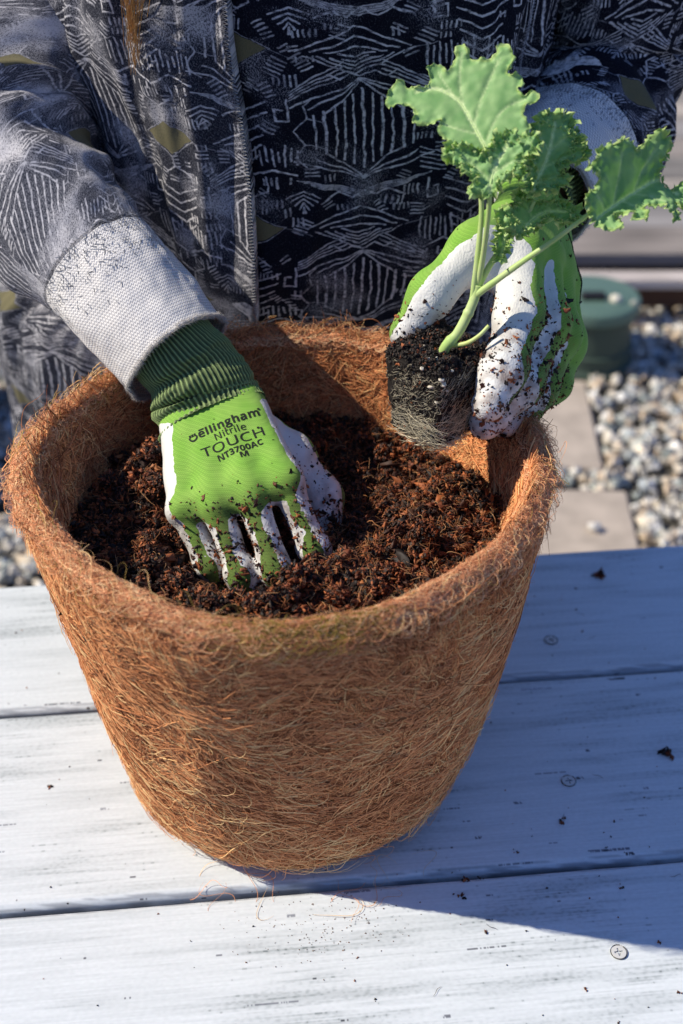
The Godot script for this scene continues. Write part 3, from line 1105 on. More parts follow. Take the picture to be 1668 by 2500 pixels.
func fill_poly(pts: PackedVector2Array, is_olive: bool, s := 1.0) -> void:
	var lo := pts[0]
	var hi := pts[0]
	for p in pts: lo = lo.min(p); hi = hi.max(p)
	for y in range(int(lo.y), int(hi.y) + 1):
		for x in range(int(lo.x), int(hi.x) + 1):
			if Geometry2D.is_point_in_polygon(Vector2(x, y), pts):
				var o := posmod(y, CW) * CW + posmod(x, CW)
				if is_olive: olive[o] = s
				else: ink[o] = maxf(ink[o], s)

func path(pts: Array, w: float, s := 1.0, off := Vector2.ZERO) -> void:
	for k in pts.size() - 1:
		stroke(Vector2(pts[k][0], pts[k][1]) + off, Vector2(pts[k + 1][0], pts[k + 1][1]) + off, w, s)

func cloth_print() -> void:
	ink.resize(CW * CW)
	olive.resize(CW * CW)
	# two staggered columns of one repeat, 512 wide and 512 high
	for cell in 4:
		var ox := 512.0 * (cell % 2)
		var oy := 512.0 * (cell / 2) + (256.0 if cell % 2 else 0.0)
		var o := Vector2(ox, oy)
		# olive lozenge with a pale hem, and a thin stalk to the hexagon above
		fill_poly(PackedVector2Array([o + Vector2(128, 66), o + Vector2(206, 108), o + Vector2(132, 158), o + Vector2(52, 112)]), true)
		path([[128, 62], [212, 108], [132, 164], [46, 112], [128, 62]], 2.0, 0.7, o)
		path([[128, 62], [128, 22], [84, -8], [84, -40]], 3.2, 0.9, o)
		path([[128, 22], [176, -8], [176, -36]], 3.2, 0.9, o)
		path([[132, 164], [132, 196], [96, 222]], 3.2, 0.9, o)
		path([[132, 196], [176, 222]], 3.2, 0.9, o)
		# white shape with stepped sides
		if cell == 3: fill_poly(PackedVector2Array([o + Vector2(262, 114), o + Vector2(316, 84), o + Vector2(340, 98), o + Vector2(352, 70), o + Vector2(376, 56), o + Vector2(392, 92), o + Vector2(428, 74), o + Vector2(432, 96), o + Vector2(492, 118), o + Vector2(436, 142), o + Vector2(440, 160), o + Vector2(376, 178), o + Vector2(330, 164), o + Vector2(322, 140)]), false, 1.0)
		else:
			for k in 4:
				path([[262 + k * 26, 114 + k * 3], [376, 56 + k * 27], [492 - k * 26, 118 + k * 3]], 3.6, 0.9, o)
				path([[276 + k * 24, 128 + k * 3], [376, 184 - k * 11], [478 - k * 24, 130 + k * 3]], 3.4, 0.85, o)
		path([[206, 108], [268, 140]], 2.6, 0.5, o)
		path([[486, 128], [540, 108]], 2.6, 0.5, o)
		# nested hexagons made of upright stripes
		for k in range(-5, 6):
			var x := 388.0 + k * 21.0
			var top := 226.0 + absf(k) * 13.0
			var bot := 452.0 - absf(k) * 13.0
			path([[x, top], [x + 2, (top + bot) / 2], [x, bot]], 4.6 if k % 2 == 0 else 3.6, 0.92, o)
		for k in 3:
			var g := 150.0 - k * 34.0
			path([[388 - g, 264 + k * 10], [388, 196 + k * 4], [388 + g, 264 + k * 10]], 3.6, 0.9, o)
			path([[388 - g, 420 - k * 10], [388, 486 - k * 4], [388 + g, 420 - k * 10]], 3.6, 0.9, o)
		# ladder and key figures
		for k in 6:
			var yy := 250.0 + k * 30.0
			path([[60 + k * 6, yy], [128, yy + 34], [196 - k * 6, yy]], 3.8, 0.9, o)
		path([[18, 240], [18, 300], [46, 300], [46, 268], [32, 268]], 3.8, 0.9, o)
		path([[232, 240], [232, 300], [206, 300], [206, 268], [220, 268]], 3.8, 0.9, o)
		for k in 8:
			path([[28 + k * 28, 470], [28 + k * 28, 496 - (k % 2) * 10]], 4.2, 0.85, o)
		path([[14, 462], [70, 440], [128, 470], [186, 440], [240, 462]], 4.0, 0.95, o)
		# more of the print: echo lines, bars and hooked figures in the gaps
		for k in 4:
			var e := 12.0 + k * 15.0
			path([[388 - 150, 250 - e * 0.5], [388 - 40, 196 - e * 0.9]], 3.2, 0.85, o)
			path([[388 + 150, 250 - e * 0.5], [388 + 40, 196 - e * 0.9]], 3.2, 0.85, o)
			path([[388 - 160 + e, 470 + e * 0.6], [388, 520 + e * 0.4], [388 + 160 - e, 470 + e * 0.6]], 3.2, 0.8, o)
		for k in 9:
			path([[140 + k * 13, 372 + (k % 3) * 8], [140 + k * 13, 430 - (k % 2) * 14]], 3.6, 0.9, o)
			path([[8 + k * 13, 366 + (k % 2) * 10], [8 + k * 13, 424 + (k % 3) * 8]], 3.4, 0.85, o)
		for k in 7:
			path([[506 - k * 3, 196 + k * 17], [532, 204 + k * 17]], 3.4, 0.85, o)
		for k in 5:
			path([[214 + k * 9, 20 + k * 12], [252, 2 + k * 12], [290 - k * 9, 20 + k * 12]], 3.4, 0.85, o)
			path([[0, 150 + k * 14], [34, 160 + k * 14], [62, 176 + k * 12]], 3.2, 0.8, o)
		path([[300, 30], [330, 12], [360, 30], [390, 12], [420, 30], [450, 12], [480, 30]], 3.8, 0.9, o)
		path([[300, 190], [320, 178], [340, 192], [360, 178], [388, 190], [416, 178], [440, 192], [460, 180]], 3.4, 0.9, o)
		# net of five-cornered links
		path([[240, 330], [268, 300], [262, 262], [288, 240]], 2.8, 0.8, o)
		path([[240, 330], [262, 372], [240, 410], [262, 440]], 2.8, 0.8, o)
		path([[262, 372], [300, 384]], 2.4, 0.7, o)
		path([[268, 300], [306, 312]], 2.4, 0.7, o)
	# short combs of hatching wherever the cloth is still bare
	for t in 900:
		var c := Vector2(rng.randi() % CW, rng.randi() % CW)
		var sum := 0.0
		for k in 40:
			var o := posmod(int(c.y) + (k / 8 - 2) * 9, CW) * CW + posmod(int(c.x) + (k % 8 - 4) * 9, CW)
			sum += ink[o] + olive[o]
		if sum > 6.0: continue
		var dir: Vector2 = [Vector2(0, 1), Vector2(0.87, 0.5), Vector2(0.87, -0.5), Vector2(0, 1), Vector2(1, 0)][t % 5]
		var off := Vector2(dir.y, -dir.x) if absf(dir.x) < 0.9 else Vector2(0, 1)
		var n := 2 + rng.randi() % 4
		var ln := R(12, 30)
		for k in n: stroke(c + off * (k - n / 2.0) * 11.0 - dir * ln * 0.5, c + off * (k - n / 2.0) * 11.0 + dir * ln * 0.5, 3.6, R(0.6, 0.95))

func cloth_texture(paleness: float, sd: int) -> ImageTexture:  # first argument lightens ground and speckle; the sunlit parts get more
	var worn := noise_bytes(CW, CW, 1, 1, 0.0045, 3, sd)
	var fuzz := noise_bytes(CW, CW, 1, 2, 0.22, 2, 302)
	var pile := noise_bytes(CW, CW, 1, 1, 0.35, 1, 303)
	var break_up := noise_bytes(CW, CW, 1, 1, 0.05, 3, 304)
	var wx := noise_bytes(CW, CW, 1, 1, 0.018, 3, 305)
	var wy := noise_bytes(CW, CW, 1, 1, 0.018, 3, 306)
	var d := PackedByteArray()
	d.resize(CW * CW * 3)
	for k in CW * CW:
		var src := posmod((k >> 10) + (wy[k] - 128) / 30, CW) * CW + posmod((k & 1023) + (wx[k] - 128) / 30, CW)
		var fz := fuzz[k] / 255.0
		var pl := pile[k] / 255.0
		var wn := worn[k] / 255.0
		var br := break_up[k] / 255.0
		var speck := clampf((fz * 0.5 + pl * 0.5 - 0.62 + paleness * 0.16 + clampf(wn - 0.5, 0, 1) * 0.55) * 3.6, 0, 1)
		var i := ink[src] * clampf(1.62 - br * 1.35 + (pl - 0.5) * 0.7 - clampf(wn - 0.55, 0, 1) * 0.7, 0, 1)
		var g := maxf(i, speck * (0.20 + 0.16 * paleness + 0.40 * clampf((wn - 0.42) * 2.5, 0, 1)))
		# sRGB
		var r_ := lerpf(11 + 14 * pl + 13 * paleness, 224, g)
		var g_ := lerpf(12 + 14 * pl + 14 * paleness, 221, g)
		var b_ := lerpf(22 + 15 * pl + 14 * paleness, 224, g)
		var ov := olive[src] * clampf(0.65 + 0.5 * pl, 0, 1)
		d[k * 3] = int(clampf(lerpf(r_, 118, ov), 0, 255)); d[k * 3 + 1] = int(clampf(lerpf(g_, 112, ov), 0, 255)); d[k * 3 + 2] = int(clampf(lerpf(b_, 84, ov), 0, 255))
	var im := Image.create_from_data(CW, CW, false, Image.FORMAT_RGB8, d)
	return ImageTexture.create_from_image(im)

func knit_texture(a: Color, b: Color, sd: int) -> ImageTexture:
	# small v-shaped stitches in two tones
	var w := 256
	var d := PackedByteArray()
	d.resize(w * w * 3)
	var nz := noise_bytes(w, w, 1, 1, 0.3, 2, sd)
	for y in w:
		for x in w:
			var k := y * w + x
			var u := fposmod(x / 16.0, 1.0)
			var v := fposmod(y / 16.0 + absf(u - 0.5) * 1.3, 1.0)
			var lit := clampf(sin(PI * v) * 1.3 * (0.55 + 0.45 * sin(PI * fposmod(u * 2.0, 1.0))) - 0.12 + (nz[k] / 255.0 - 0.5) * 0.75, 0, 1)
			var c := a.lerp(b, lit)
			d[k * 3] = int(c.r * 255); d[k * 3 + 1] = int(c.g * 255); d[k * 3 + 2] = int(c.b * 255)
	return ImageTexture.create_from_image(Image.create_from_data(w, w, false, Image.FORMAT_RGB8, d))

func gray_texture(src: ImageTexture) -> ImageTexture:
	var im := src.get_image().duplicate() as Image
	im.convert(Image.FORMAT_L8)
	return ImageTexture.create_from_image(im)

# ---------------------------------------------------------------- the person
var person: Node3D
var cloth: StandardMaterial3D
var cuff_cloth: StandardMaterial3D

# torso of the cardigan: a = angle from +x towards the camera, h = height over the bench
func lut(list: Array, x: float) -> float:
	if x <= list[0][0]: return list[0][1]
	for k in list.size() - 1:
		if x <= list[k + 1][0]:
			var t := inverse_lerp(list[k][0], list[k + 1][0], x)
			return lerpf(list[k][1], list[k + 1][1], t * t * (3 - 2 * t))
	return list[list.size() - 1][1]

const HALF_L := [[-0.15, 0.272], [0.10, 0.262], [0.21, 0.250], [0.30, 0.135], [0.37, 0.155], [0.48, 0.184], [0.66, 0.190], [0.78, 0.13], [0.84, 0.06]]
const HALF_R := [[-0.15, 0.19], [0.08, 0.19], [0.22, 0.195], [0.33, 0.20], [0.50, 0.215], [0.66, 0.22], [0.78, 0.19], [0.84, 0.08]]
const FRONT_Z := [[-0.15, -0.295], [0.08, -0.280], [0.20, -0.226], [0.32, -0.181], [0.48, -0.174], [0.66, -0.18], [0.80, -0.19], [0.84, -0.21]]
const DEPTH := [[-0.15, 0.15], [0.3, 0.14], [0.6, 0.15], [0.78, 0.12], [0.84, 0.075]]
const TORSO_X := -0.055

func torso_p(a: float, h: float, out: float) -> Vector3:
	var c := cos(a)
	var s := sin(a)
	var left := c < 0.0
	var A := lut(HALF_L if left else HALF_R, h) + out
	var B := lut(DEPTH, h) + out
	var e := 2.3
	if left and s > 0.0: e = lerpf(1.9, 1.45, smoothstep(0.1, 0.4, h))
	var sq := pow(pow(absf(c), e) + pow(absf(s), e), -1.0 / e)
	var p := Vector3(TORSO_X + A * c * sq, h, lut(FRONT_Z, h) - lut(DEPTH, h) + B * s * sq)
	# hanging folds
	var f := 0.0085 * noise_a.get_noise_2d(a * 2.6 + 3.0, h * 1.5) + 0.0045 * noise_a.get_noise_2d(a * 7.0 + h * 3.0, h * 3.0 + 8.0) + 0.003 * noise_a.get_noise_2d(a * 5.0, h * 14.0)
	return p + Vector3(c, 0, s) * f

func seam_a(h: float) -> float:
	var x := lerpf(-0.0585, -0.0665, clampf((h - 0.2) / 0.28, 0, 1)) + 0.0025 * sin(h * 21.0)
	return PI / 2 + (TORSO_X - x) / lut(DEPTH, h) * 1.0

# a cloth tube along control points [position, radius]; fold(t, angle) gives the stand-off of the cloth
func cloth_tube(mb: MB, ctrl: Array, sides: int, per: int, fold, uv_scale: float, uv_off := Vector2.ZERO, t0 := 0.0, t1 := 1.0, grow := 0.0, flip := false) -> void:
	var cp := PackedVector3Array()
	for q in ctrl: cp.append(q[0])
	var line := catmull(cp, per)
	var n := line.size()
	var ks := int(t0 * (n - 1))
	var ke := int(t1 * (n - 1))
	var tan0 := (line[1] - line[0]).normalized()
	var up := tan0.cross(Vector3(0.2, 0.1, 1)).normalized()
	var frames := []
	for k in n:
		var t := (line[mini(k + 1, n - 1)] - line[maxi(k - 1, 0)]).normalized()
		up = (up - t * up.dot(t)).normalized()
		frames.append([t, up, t.cross(up)])
	var first := mb.v.size()
	var along := 0.0
	for k in range(ks, ke + 1):
		if k > ks: along += line[k].distance_to(line[k - 1])
		var f := float(k) / per
		var s := mini(int(f), ctrl.size() - 2)
		var r := lerpf(ctrl[s][1], ctrl[s + 1][1], smoothstep(0, 1, f - s)) + grow
		for q in sides + 1:
			var a := TAU * q / sides
			var d: Vector3 = frames[k][1] * cos(a) + frames[k][2] * sin(a)
			var o: float = fold.call(float(k) / (n - 1), a if q < sides else 0.0, d) if fold != null else 0.0
			mb.add(line[k] + d * (r + o), Vector2(a * r * uv_scale, along * uv_scale) + uv_off)
	for k in ke - ks:
		for q in sides:
			var a := first + k * (sides + 1) + q
			if flip: mb.quad(a, a + 1, a + sides + 2, a + sides + 1)
			else: mb.quad(a, a + sides + 1, a + sides + 2, a + 1)

# the fuzzy edge of a knitted hem: a roll of cloth plus short hairs
func hem(ctrl_end: Vector3, dir: Vector3, ring: PackedVector3Array, m: Material, parent: Node) -> void:
	var mb := MB.new()
	var pts := ring.duplicate()
	var rr := PackedFloat32Array()
	for k in pts.size(): rr.append(0.0012 + 0.0004 * noise_a.get_noise_1d(k * 0.9))
	tube(mb, pts, rr, 8, false)
	obj("hem", mb.mesh(), m, parent)
	var st := strand_mesh(0.0055, 0.00010, 0.9, 0.0006, 5)
	var xf := []
	var cols := PackedColorArray()
	for k in 2600:
		var q := rng.randi() % (ring.size() - 1)
		var p := ring[q].lerp(ring[q + 1], rng.randf())
		var d := Vector3(R(-1, 1), R(-1, 1), R(-1, 1)).normalized()
		xf.append(turned((d + dir * 0.5), d.cross(Vector3(0.3, 0.2, 0.9)).normalized(), p + d * R(0.0, 0.0022), Vector3(R(0.5, 1.3), 1, 1)))
		cols.append(Color(0.6, 0.57, 0.54) * R(0.7, 1.1))
	multi("hem_fuzz", st, mat(Color.WHITE, 0.9, true), xf, cols, parent)

const SLEEVE_R := [[Vector3(-0.165, 0.76, -0.430), 0.082], [Vector3(-0.195, 0.62, -0.425), 0.090], [Vector3(-0.228, 0.475, -0.345), 0.090], [Vector3(-0.246, 0.400, -0.252), 0.070], [Vector3(-0.212, 0.366, -0.190), 0.052], [Vector3(-0.156, 0.327, -0.132), 0.0440], [Vector3(-0.112, 0.294, -0.090), 0.0400]]
const SLEEVE_L := [[Vector3(0.115, 0.77, -0.34), 0.070], [Vector3(0.170, 0.64, -0.36), 0.068], [Vector3(0.203, 0.50, -0.345), 0.064], [Vector3(0.207, 0.42, -0.345), 0.060], [Vector3(0.190, 0.388, -0.295), 0.054], [Vector3(0.162, 0.374, -0.245), 0.047], [Vector3(0.140, 0.364, -0.198), 0.041]]

func build_person() -> void:
	person = thing("person", "person in a dark printed cardigan with green garden gloves, bending over the pot", "person")
	# the continuous body under the clothes
	var bo := Bones.new()
	bo.kin = 0.03; bo.kout = 0.03
	var hip := Vector3(-0.02, 0.30, -0.42)
	var chest := Vector3(-0.03, 0.66, -0.36)
	bo.add(hip, Vector3(-0.02, 0.48, -0.37), 0.085, 0.080, 0)
	bo.add(Vector3(-0.02, 0.48, -0.37), chest, 0.080, 0.082, 0)
	bo.add(Vector3(-0.09, 0.32, -0.42), Vector3(0.05, 0.32, -0.42), 0.075, 0.075, 0)
	bo.add(Vector3(-0.13, 0.73, -0.35), Vector3(0.08, 0.73, -0.31), 0.05, 0.05, 0)
	bo.add(Vector3(-0.02, 0.74, -0.31), Vector3(-0.02, 0.87, -0.205), 0.046, 0.043, 0)
	bo.add(Vector3(-0.02, 0.955, -0.160), Vector3(-0.02, 0.895, -0.105), 0.078, 0.05, 0)     # skull to jaw
	bo.add(Vector3(-0.02, 0.92, -0.087), Vector3(-0.02, 0.90, -0.067), 0.010, 0.012, 0)      # nose
	for s in [-1.0, 1.0]: bo.add(Vector3(-0.02 + s * 0.076, 0.945, -0.155), Vector3(-0.02 + s * 0.079, 0.915, -0.150), 0.012, 0.009, 0)
	for g in 2:
		var sl: Array = SLEEVE_R if g == 0 else SLEEVE_L
		for k in sl.size() - 1:
			bo.add(sl[k][0], sl[k + 1][0], [0.042, 0.036, 0.034, 0.031, 0.028, 0.024][k], [0.036, 0.034, 0.031, 0.028, 0.024, 0.021][k], 1 + g)
	for s in [-1.0, 1.0]:
		var g := 3 if s < 0 else 4
		bo.add(Vector3(-0.02 + s * 0.08, 0.28, -0.42), Vector3(-0.02 + s * 0.09, -0.08, -0.40), 0.082, 0.058, g)
		bo.add(Vector3(-0.02 + s * 0.09, -0.08, -0.40), Vector3(-0.02 + s * 0.09, -0.44, -0.44), 0.056, 0.038, g)
		bo.add(Vector3(-0.02 + s * 0.09, -0.465, -0.46), Vector3(-0.02 + s * 0.10, -0.475, -0.30), 0.034, 0.026, g)
	var skin := mat(lin(0.50, 0.28, 0.19), 0.5)
	skin.subsurf_scatter_enabled = true
	skin.subsurf_scatter_strength = 0.1
	obj("body", net(bo, 0.014).mesh(), skin, person)

	cloth = mat(Color.WHITE, 0.95)
	cloth.metallic_specular = 0.12
	cloth_print()
	cloth.albedo_texture = cloth_texture(0.3, 301)
	cloth.rim_enabled = true
	cloth.rim = 0.05
	cloth.rim_tint = 0.5
	var cloth_sunlit := cloth.duplicate() as StandardMaterial3D
	cloth_sunlit.albedo_texture = cloth_texture(1.15, 307)  # sunlit copy: light on the front panel painted in as paler, more speckled cloth
	var cloth_sunlit_sleeve := cloth.duplicate() as StandardMaterial3D
	cloth_sunlit_sleeve.albedo_texture = cloth_texture(1.7, 309)  # palest copy, for the sleeve in the sun: its brightness is in the texture
	cuff_cloth = mat(Color.WHITE, 0.92)
	cuff_cloth.albedo_texture = knit_texture(Color(0.68, 0.67, 0.675), Color(1.0, 0.985, 0.965), 311)
	cuff_cloth.heightmap_enabled = true
	cuff_cloth.heightmap_texture = gray_texture(cuff_cloth.albedo_texture)
	cuff_cloth.heightmap_scale = 0.09
	cuff_cloth.uv1_scale = Vector3(1, 1, 1)
	cuff_cloth.rim_enabled = true
	cuff_cloth.rim = 0.15

	# cardigan: the left front lies over the right one along a seam
	var per_m := 1.0 / 0.25
	var sides := [["front_panel", 0], ["back_panel", 1]]
	for q in 2:
		var mb := MB.new()
		var na := 150
		var nh := 130
		var h0 := -0.15
		var h1 := 0.84
		grid(mb, na, nh, func(u, v):
			var h := lerpf(h0, h1, v)
			var a := 0.0
			if q == 0: a = lerpf(3.0 * PI / 2.0 + 0.02, seam_a(h), u)
			else: a = lerpf(seam_a(h) + 0.22, -PI / 2.0, u)
			var out := 0.0
			if q == 0:
				out = 0.007 * smoothstep(0.0, 0.05, u) + 0.003 * smoothstep(0.94, 1.0, u)
				out += 0.007 * exp(-pow((u - 0.93) / 0.05, 2.0)) * smoothstep(0.15, 0.4, h) + 0.006 * exp(-pow((u - 0.72) / 0.05, 2.0))
			else:
				out = -0.002
			return torso_p(a, h, out), false, false, Vector2.ONE)
		for k in mb.v.size():
			var u := mb.uv[k].x
			var h := lerpf(h0, h1, mb.uv[k].y)
			mb.uv[k] = Vector2((u * 0.46 if q == 0 else 0.50 + u * 0.52) * per_m, -h * per_m)
		if q == 0:
			# folded edge
			var e := mb.v.size()
			for j in nh + 1:
				var h := lerpf(h0, h1, float(j) / nh)
				var p := torso_p(seam_a(h) - 0.004, h, -0.003)
				mb.add(p, mb.uv[j * (na + 1) + na])
			for j in nh:
				var a := j * (na + 1) + na
				mb.quad(a, e + j, e + j + 1, a + na + 1)
		obj(sides[q][0], mb.mesh(), cloth_sunlit if q == 0 else cloth, person)
	# overlock stitching: one zigzag thread down each seam
	var thread := mat(lin(0.34, 0.34, 0.37), 0.8)
	for q in 2:
		var pts := PackedVector3Array()
		var rr := PackedFloat32Array()
		var n := 330 if q == 0 else 150
		for k in n:
			var h := lerpf(0.16, 0.56, k / 329.0) if q == 0 else lerpf(0.42, 0.58, k / 149.0)
			var a := seam_a(h) if q == 0 else 0.50 + (0.56 - h) * 0.9
			var z := 0.0 if k % 2 == 0 else 0.022
			pts.append(torso_p(a + z, h, 0.0120 if q == 0 else 0.0012))
			rr.append(0.00042)
		var mb := MB.new()
		tube(mb, pts, rr, 5)
		obj("overlock_stitching", mb.mesh(), thread, person)

	# sleeves, printed as far as the forearm, then plain knitted cuffs
	for q in 2:
		var ctrl: Array = SLEEVE_R if q == 0 else SLEEVE_L
		var split := 0.80 if q == 0 else 0.765
		var fold := func(t: float, a: float, d: Vector3) -> float:
			var bunch := exp(-pow((t - 0.62) / 0.16, 2.0))
			var o := 0.0040 * bunch * sin(t * 78.0 + 1.6 * sin(a + q) + 1.3 * noise_a.get_noise_2d(a * 0.6, t * 3.0)) * (0.55 + 0.45 * sin(a * 1.0 + 0.8 + t * 6.0))
			o += 0.005 * noise_a.get_noise_3d(cos(a) * 0.9, sin(a) * 0.9 + q * 7.0, t * 5.0) + 0.0014 * noise_a.get_noise_3d(cos(a) * 2.5, sin(a) * 2.5, t * 26.0)
			# long soft creases running into the cuff
			o += 0.0016 * smoothstep(0.72, 0.9, t) * noise_a.get_noise_2d(cos(a) * 2.6, sin(a) * 2.6 + t * 2.0 + q * 5.0)
			o += (0.020 if q == 1 else 0.036) * clampf(-d.y + 0.1, 0, 1) * exp(-pow((t - (0.62 if q == 1 else 0.52)) / 0.17, 2.0))
			return o * (1.0 - 0.55 * smoothstep(0.72, 1.0, t))
		var mb := MB.new()
		cloth_tube(mb, ctrl, 110, 34, fold, per_m, Vector2(0.3 + q * 0.37, 0.1), 0.0, split, 0.0)
		obj("sleeve", mb.mesh(), cloth_sunlit_sleeve if q == 0 else cloth, person)
		var cb := MB.new()
		cloth_tube(cb, ctrl, 110, 34, fold, 27.0, Vector2.ZERO, split - 0.004, 1.0, 0.0)
		var last := cb.v.size() - 111
		var ring := PackedVector3Array()
		for k in 111: ring.append(cb.v[last + k])
		cloth_tube(cb, ctrl, 110, 34, fold, 27.0, Vector2.ZERO, split + 0.03, 1.0, -0.0035, true)
		var cf := obj("sleeve_cuff", cb.mesh(), cuff_cloth, person)
		hem(ctrl[6][0], (ctrl[6][0] - ctrl[5][0]).normalized(), ring, cuff_cloth, cf)
		# ragged print edge: dark flecks where the print runs out over the knit
		var fl := strand_mesh(0.0045, 0.00032, 0.5, 0.0002, 4)
		var xf := []
		var cols := PackedColorArray()
		var rows := cb.v.size()
		for k in 1100:
			var row := int(absf(rng.randfn(0, 8.0)))
			var col := rng.randi() % 110
			var id := mini(row, 30) * 111 + col
			var p := cb.v[id]
			var nx := cb.v[id + 111] - p
			var ny := cb.v[id + 1] - p
			var n := ny.cross(nx).normalized()
			if n.dot(p - (ctrl[5][0] as Vector3)) < 0: n = -n
			xf.append(turned((nx.normalized() + ny.normalized() * R(-1.2, 1.2)), n, p + n * 0.0002, Vector3(R(0.4, 1.1), 0.4, R(0.6, 1.2))))
			cols.append(Color(0.10, 0.105, 0.12) * R(0.6, 3.6))
		multi("print_flecks", fl, mat(Color.WHITE, 0.9, true), xf, cols, cf)

	# trousers
	var tr := MB.new()
	for s in [-1.0, 1.0]:
		cloth_tube(tr, [[Vector3(-0.02 + s * 0.08, 0.26, -0.42), 0.092], [Vector3(-0.02 + s * 0.09, -0.08, -0.40), 0.075], [Vector3(-0.02 + s * 0.09, -0.44, -0.44), 0.062]], 40, 20, null, 4.0)
		obj("trouser_leg", tr.mesh(), mat(lin(0.03, 0.032, 0.05), 0.9), person)
		tr = MB.new()

	# hair: a cap of strands and the lock that falls into view
	var hm := mat(lin(0.34, 0.17, 0.07), 0.45, false)
	var cap := MB.new()
	grid(cap, 48, 24, func(u, v):
		var b: float = lerpf(0.0, 2.0, v)
		var d := Vector3(sin(b) * cos(TAU * u), -cos(b), sin(b) * sin(TAU * u))
		var p := Vector3(d.x, -d.y, d.z)
		return Vector3(-0.02, 0.960, -0.177) + p * Vector3(0.088, 0.084, 0.088) * (1.0 + 0.03 * noise_a.get_noise_2d(u * 40.0, v * 3.0)), true, true)
	var hair := obj("hair", cap.mesh(), hm, person)
	var hb := MB.new()
	for k in 60:
		var s := Vector3(rng.randfn(0, 0.0034), 0, rng.randfn(0, 0.004))
		var e := Vector3(rng.randfn(0, 0.0022), R(0.0, 0.045), rng.randfn(0, 0.003))
		var pts := catmull(PackedVector3Array([Vector3(-0.098, 0.93, -0.17) + s, Vector3(-0.125, 0.78, -0.150) + s * 1.6, Vector3(-0.131, 0.62, -0.150) + s * 1.5, Vector3(-0.131, 0.52, -0.165) + s * 1.2 + Vector3(sin(k) * 0.001, 0, 0), Vector3(-0.1385, 0.452, -0.192) + e]), 8)
		var rr := PackedFloat32Array()
		for q in pts.size(): rr.append(0.00055 * (1.0 - 0.75 * q / pts.size()))
		tube(hb, pts, rr, 4, false)
	obj("lock_of_hair", hb.mesh(), mat(lin(0.50, 0.26, 0.09), 0.4), hair).set_meta("kind", "stuff")

# ---------------------------------------------------------------- gloves
var green_m: StandardMaterial3D
var coat_m: StandardMaterial3D
var rib_m: StandardMaterial3D
const WA := Vector3(0.221, -0.3114, 0.9242)
const WC := Vector3(0.9541, 0.2654, -0.1387)
const WN := Vector3(-0.2021, 0.9125, 0.3558)
const WR := Vector3(-0.0870, 0.2660, -0.0620)

func hp(a: float, c: float, n: float) -> Vector3:
	return WR + WA * a + WC * c + WN * n

func glove_materials() -> void:
	green_m = mat(Color.WHITE, 0.85, true)
	var kt := knit_texture(Color(0.70, 0.72, 0.68), Color(1, 1, 1), 401)
	green_m.albedo_texture = kt
	green_m.uv1_triplanar = true
	green_m.uv1_scale = Vector3(44, 44, 44)
	green_m.heightmap_enabled = true
	green_m.heightmap_texture = gray_texture(kt)
	green_m.heightmap_scale = 0.03
	green_m.rim_enabled = true
	green_m.rim = 0.2
	coat_m = mat(Color.WHITE, 0.5, true)
	var d := PackedByteArray()
	d.resize(256 * 256)
	var n1 := noise_bytes(256, 256, 1, 1, 0.06, 4, 411)
	for k in 256 * 256: d[k] = n1[k]
	coat_m.heightmap_enabled = true
	coat_m.heightmap_texture = ImageTexture.create_from_image(Image.create_from_data(256, 256, false, Image.FORMAT_L8, d))
	coat_m.heightmap_scale = 0.035
	coat_m.uv1_triplanar = true
	coat_m.uv1_scale = Vector3(30, 30, 30)
	rib_m = mat(Color.WHITE, 0.9, true)
	var rt := knit_texture(Color(0.55, 0.55, 0.55), Color(1, 1, 1), 421)
	rib_m.albedo_texture = rt

# splits a hand mesh along the line where the rubber coat begins; w > 0 is coated
func split_coat(src: MB, w: PackedFloat32Array, green: MB, coat: MB, gcol, ccol) -> void:
	var cache := {}
	for pass_ in 2:
		var sgn := 1.0 if pass_ == 0 else -1.0
		var dst := green if pass_ == 0 else coat
		var remap := {}
		var cut := {}
		for k in range(0, src.i.size(), 3):
			var id := [src.i[k], src.i[k + 1], src.i[k + 2]]
			var poly := []
			for e in 3:
				var p: int = id[e]
				var q: int = id[(e + 1) % 3]
				var wp := w[p] * sgn
				var wq := w[q] * sgn
				if wp <= 0:
					if not remap.has(p): remap[p] = dst.add(src.v[p], Vector2.ZERO, gcol.call(src.v[p], p) if pass_ == 0 else ccol.call(src.v[p], p))
					poly.append(remap[p])
				if (wp <= 0) != (wq <= 0):
					var key := [mini(p, q), maxi(p, q)]
					if not cut.has(key):
						var v: Vector3 = src.v[p].lerp(src.v[q], wp / (wp - wq))
						cut[key] = dst.add(v, Vector2.ZERO, gcol.call(v, p) if pass_ == 0 else ccol.call(v, p))
					poly.append(cut[key])
			for e in range(1, poly.size() - 1): dst.tri(poly[0], poly[e], poly[e + 1])

# how much a point faces the palm: + is coated
func coat_field(bo: Bones, p: Vector3, thr: PackedFloat32Array) -> float:
	var sw := 0.0
	var sum := 0.0
	for k in bo.a.size():
		var ab := bo.b[k] - bo.a[k]
		var t := clampf((p - bo.a[k]).dot(ab) / maxf(ab.length_squared(), 1e-9), 0, 1)
		var c := bo.a[k] + ab * t
		var r := lerpf(bo.ra[k], bo.rb[k], t)
		var d := p.distance_to(c) - r
		var wt := exp(-maxf(d, 0.0) / 0.0016)
		var side := (p - c).dot(bo.back[k]) / r
		sum += wt * (thr[k] - side)
		sw += wt
	return sum / maxf(sw, 1e-9) + 0.10 * noise_a.get_noise_3dv(p * 90.0) + 0.05 * noise_a.get_noise_3dv(p * 420.0)

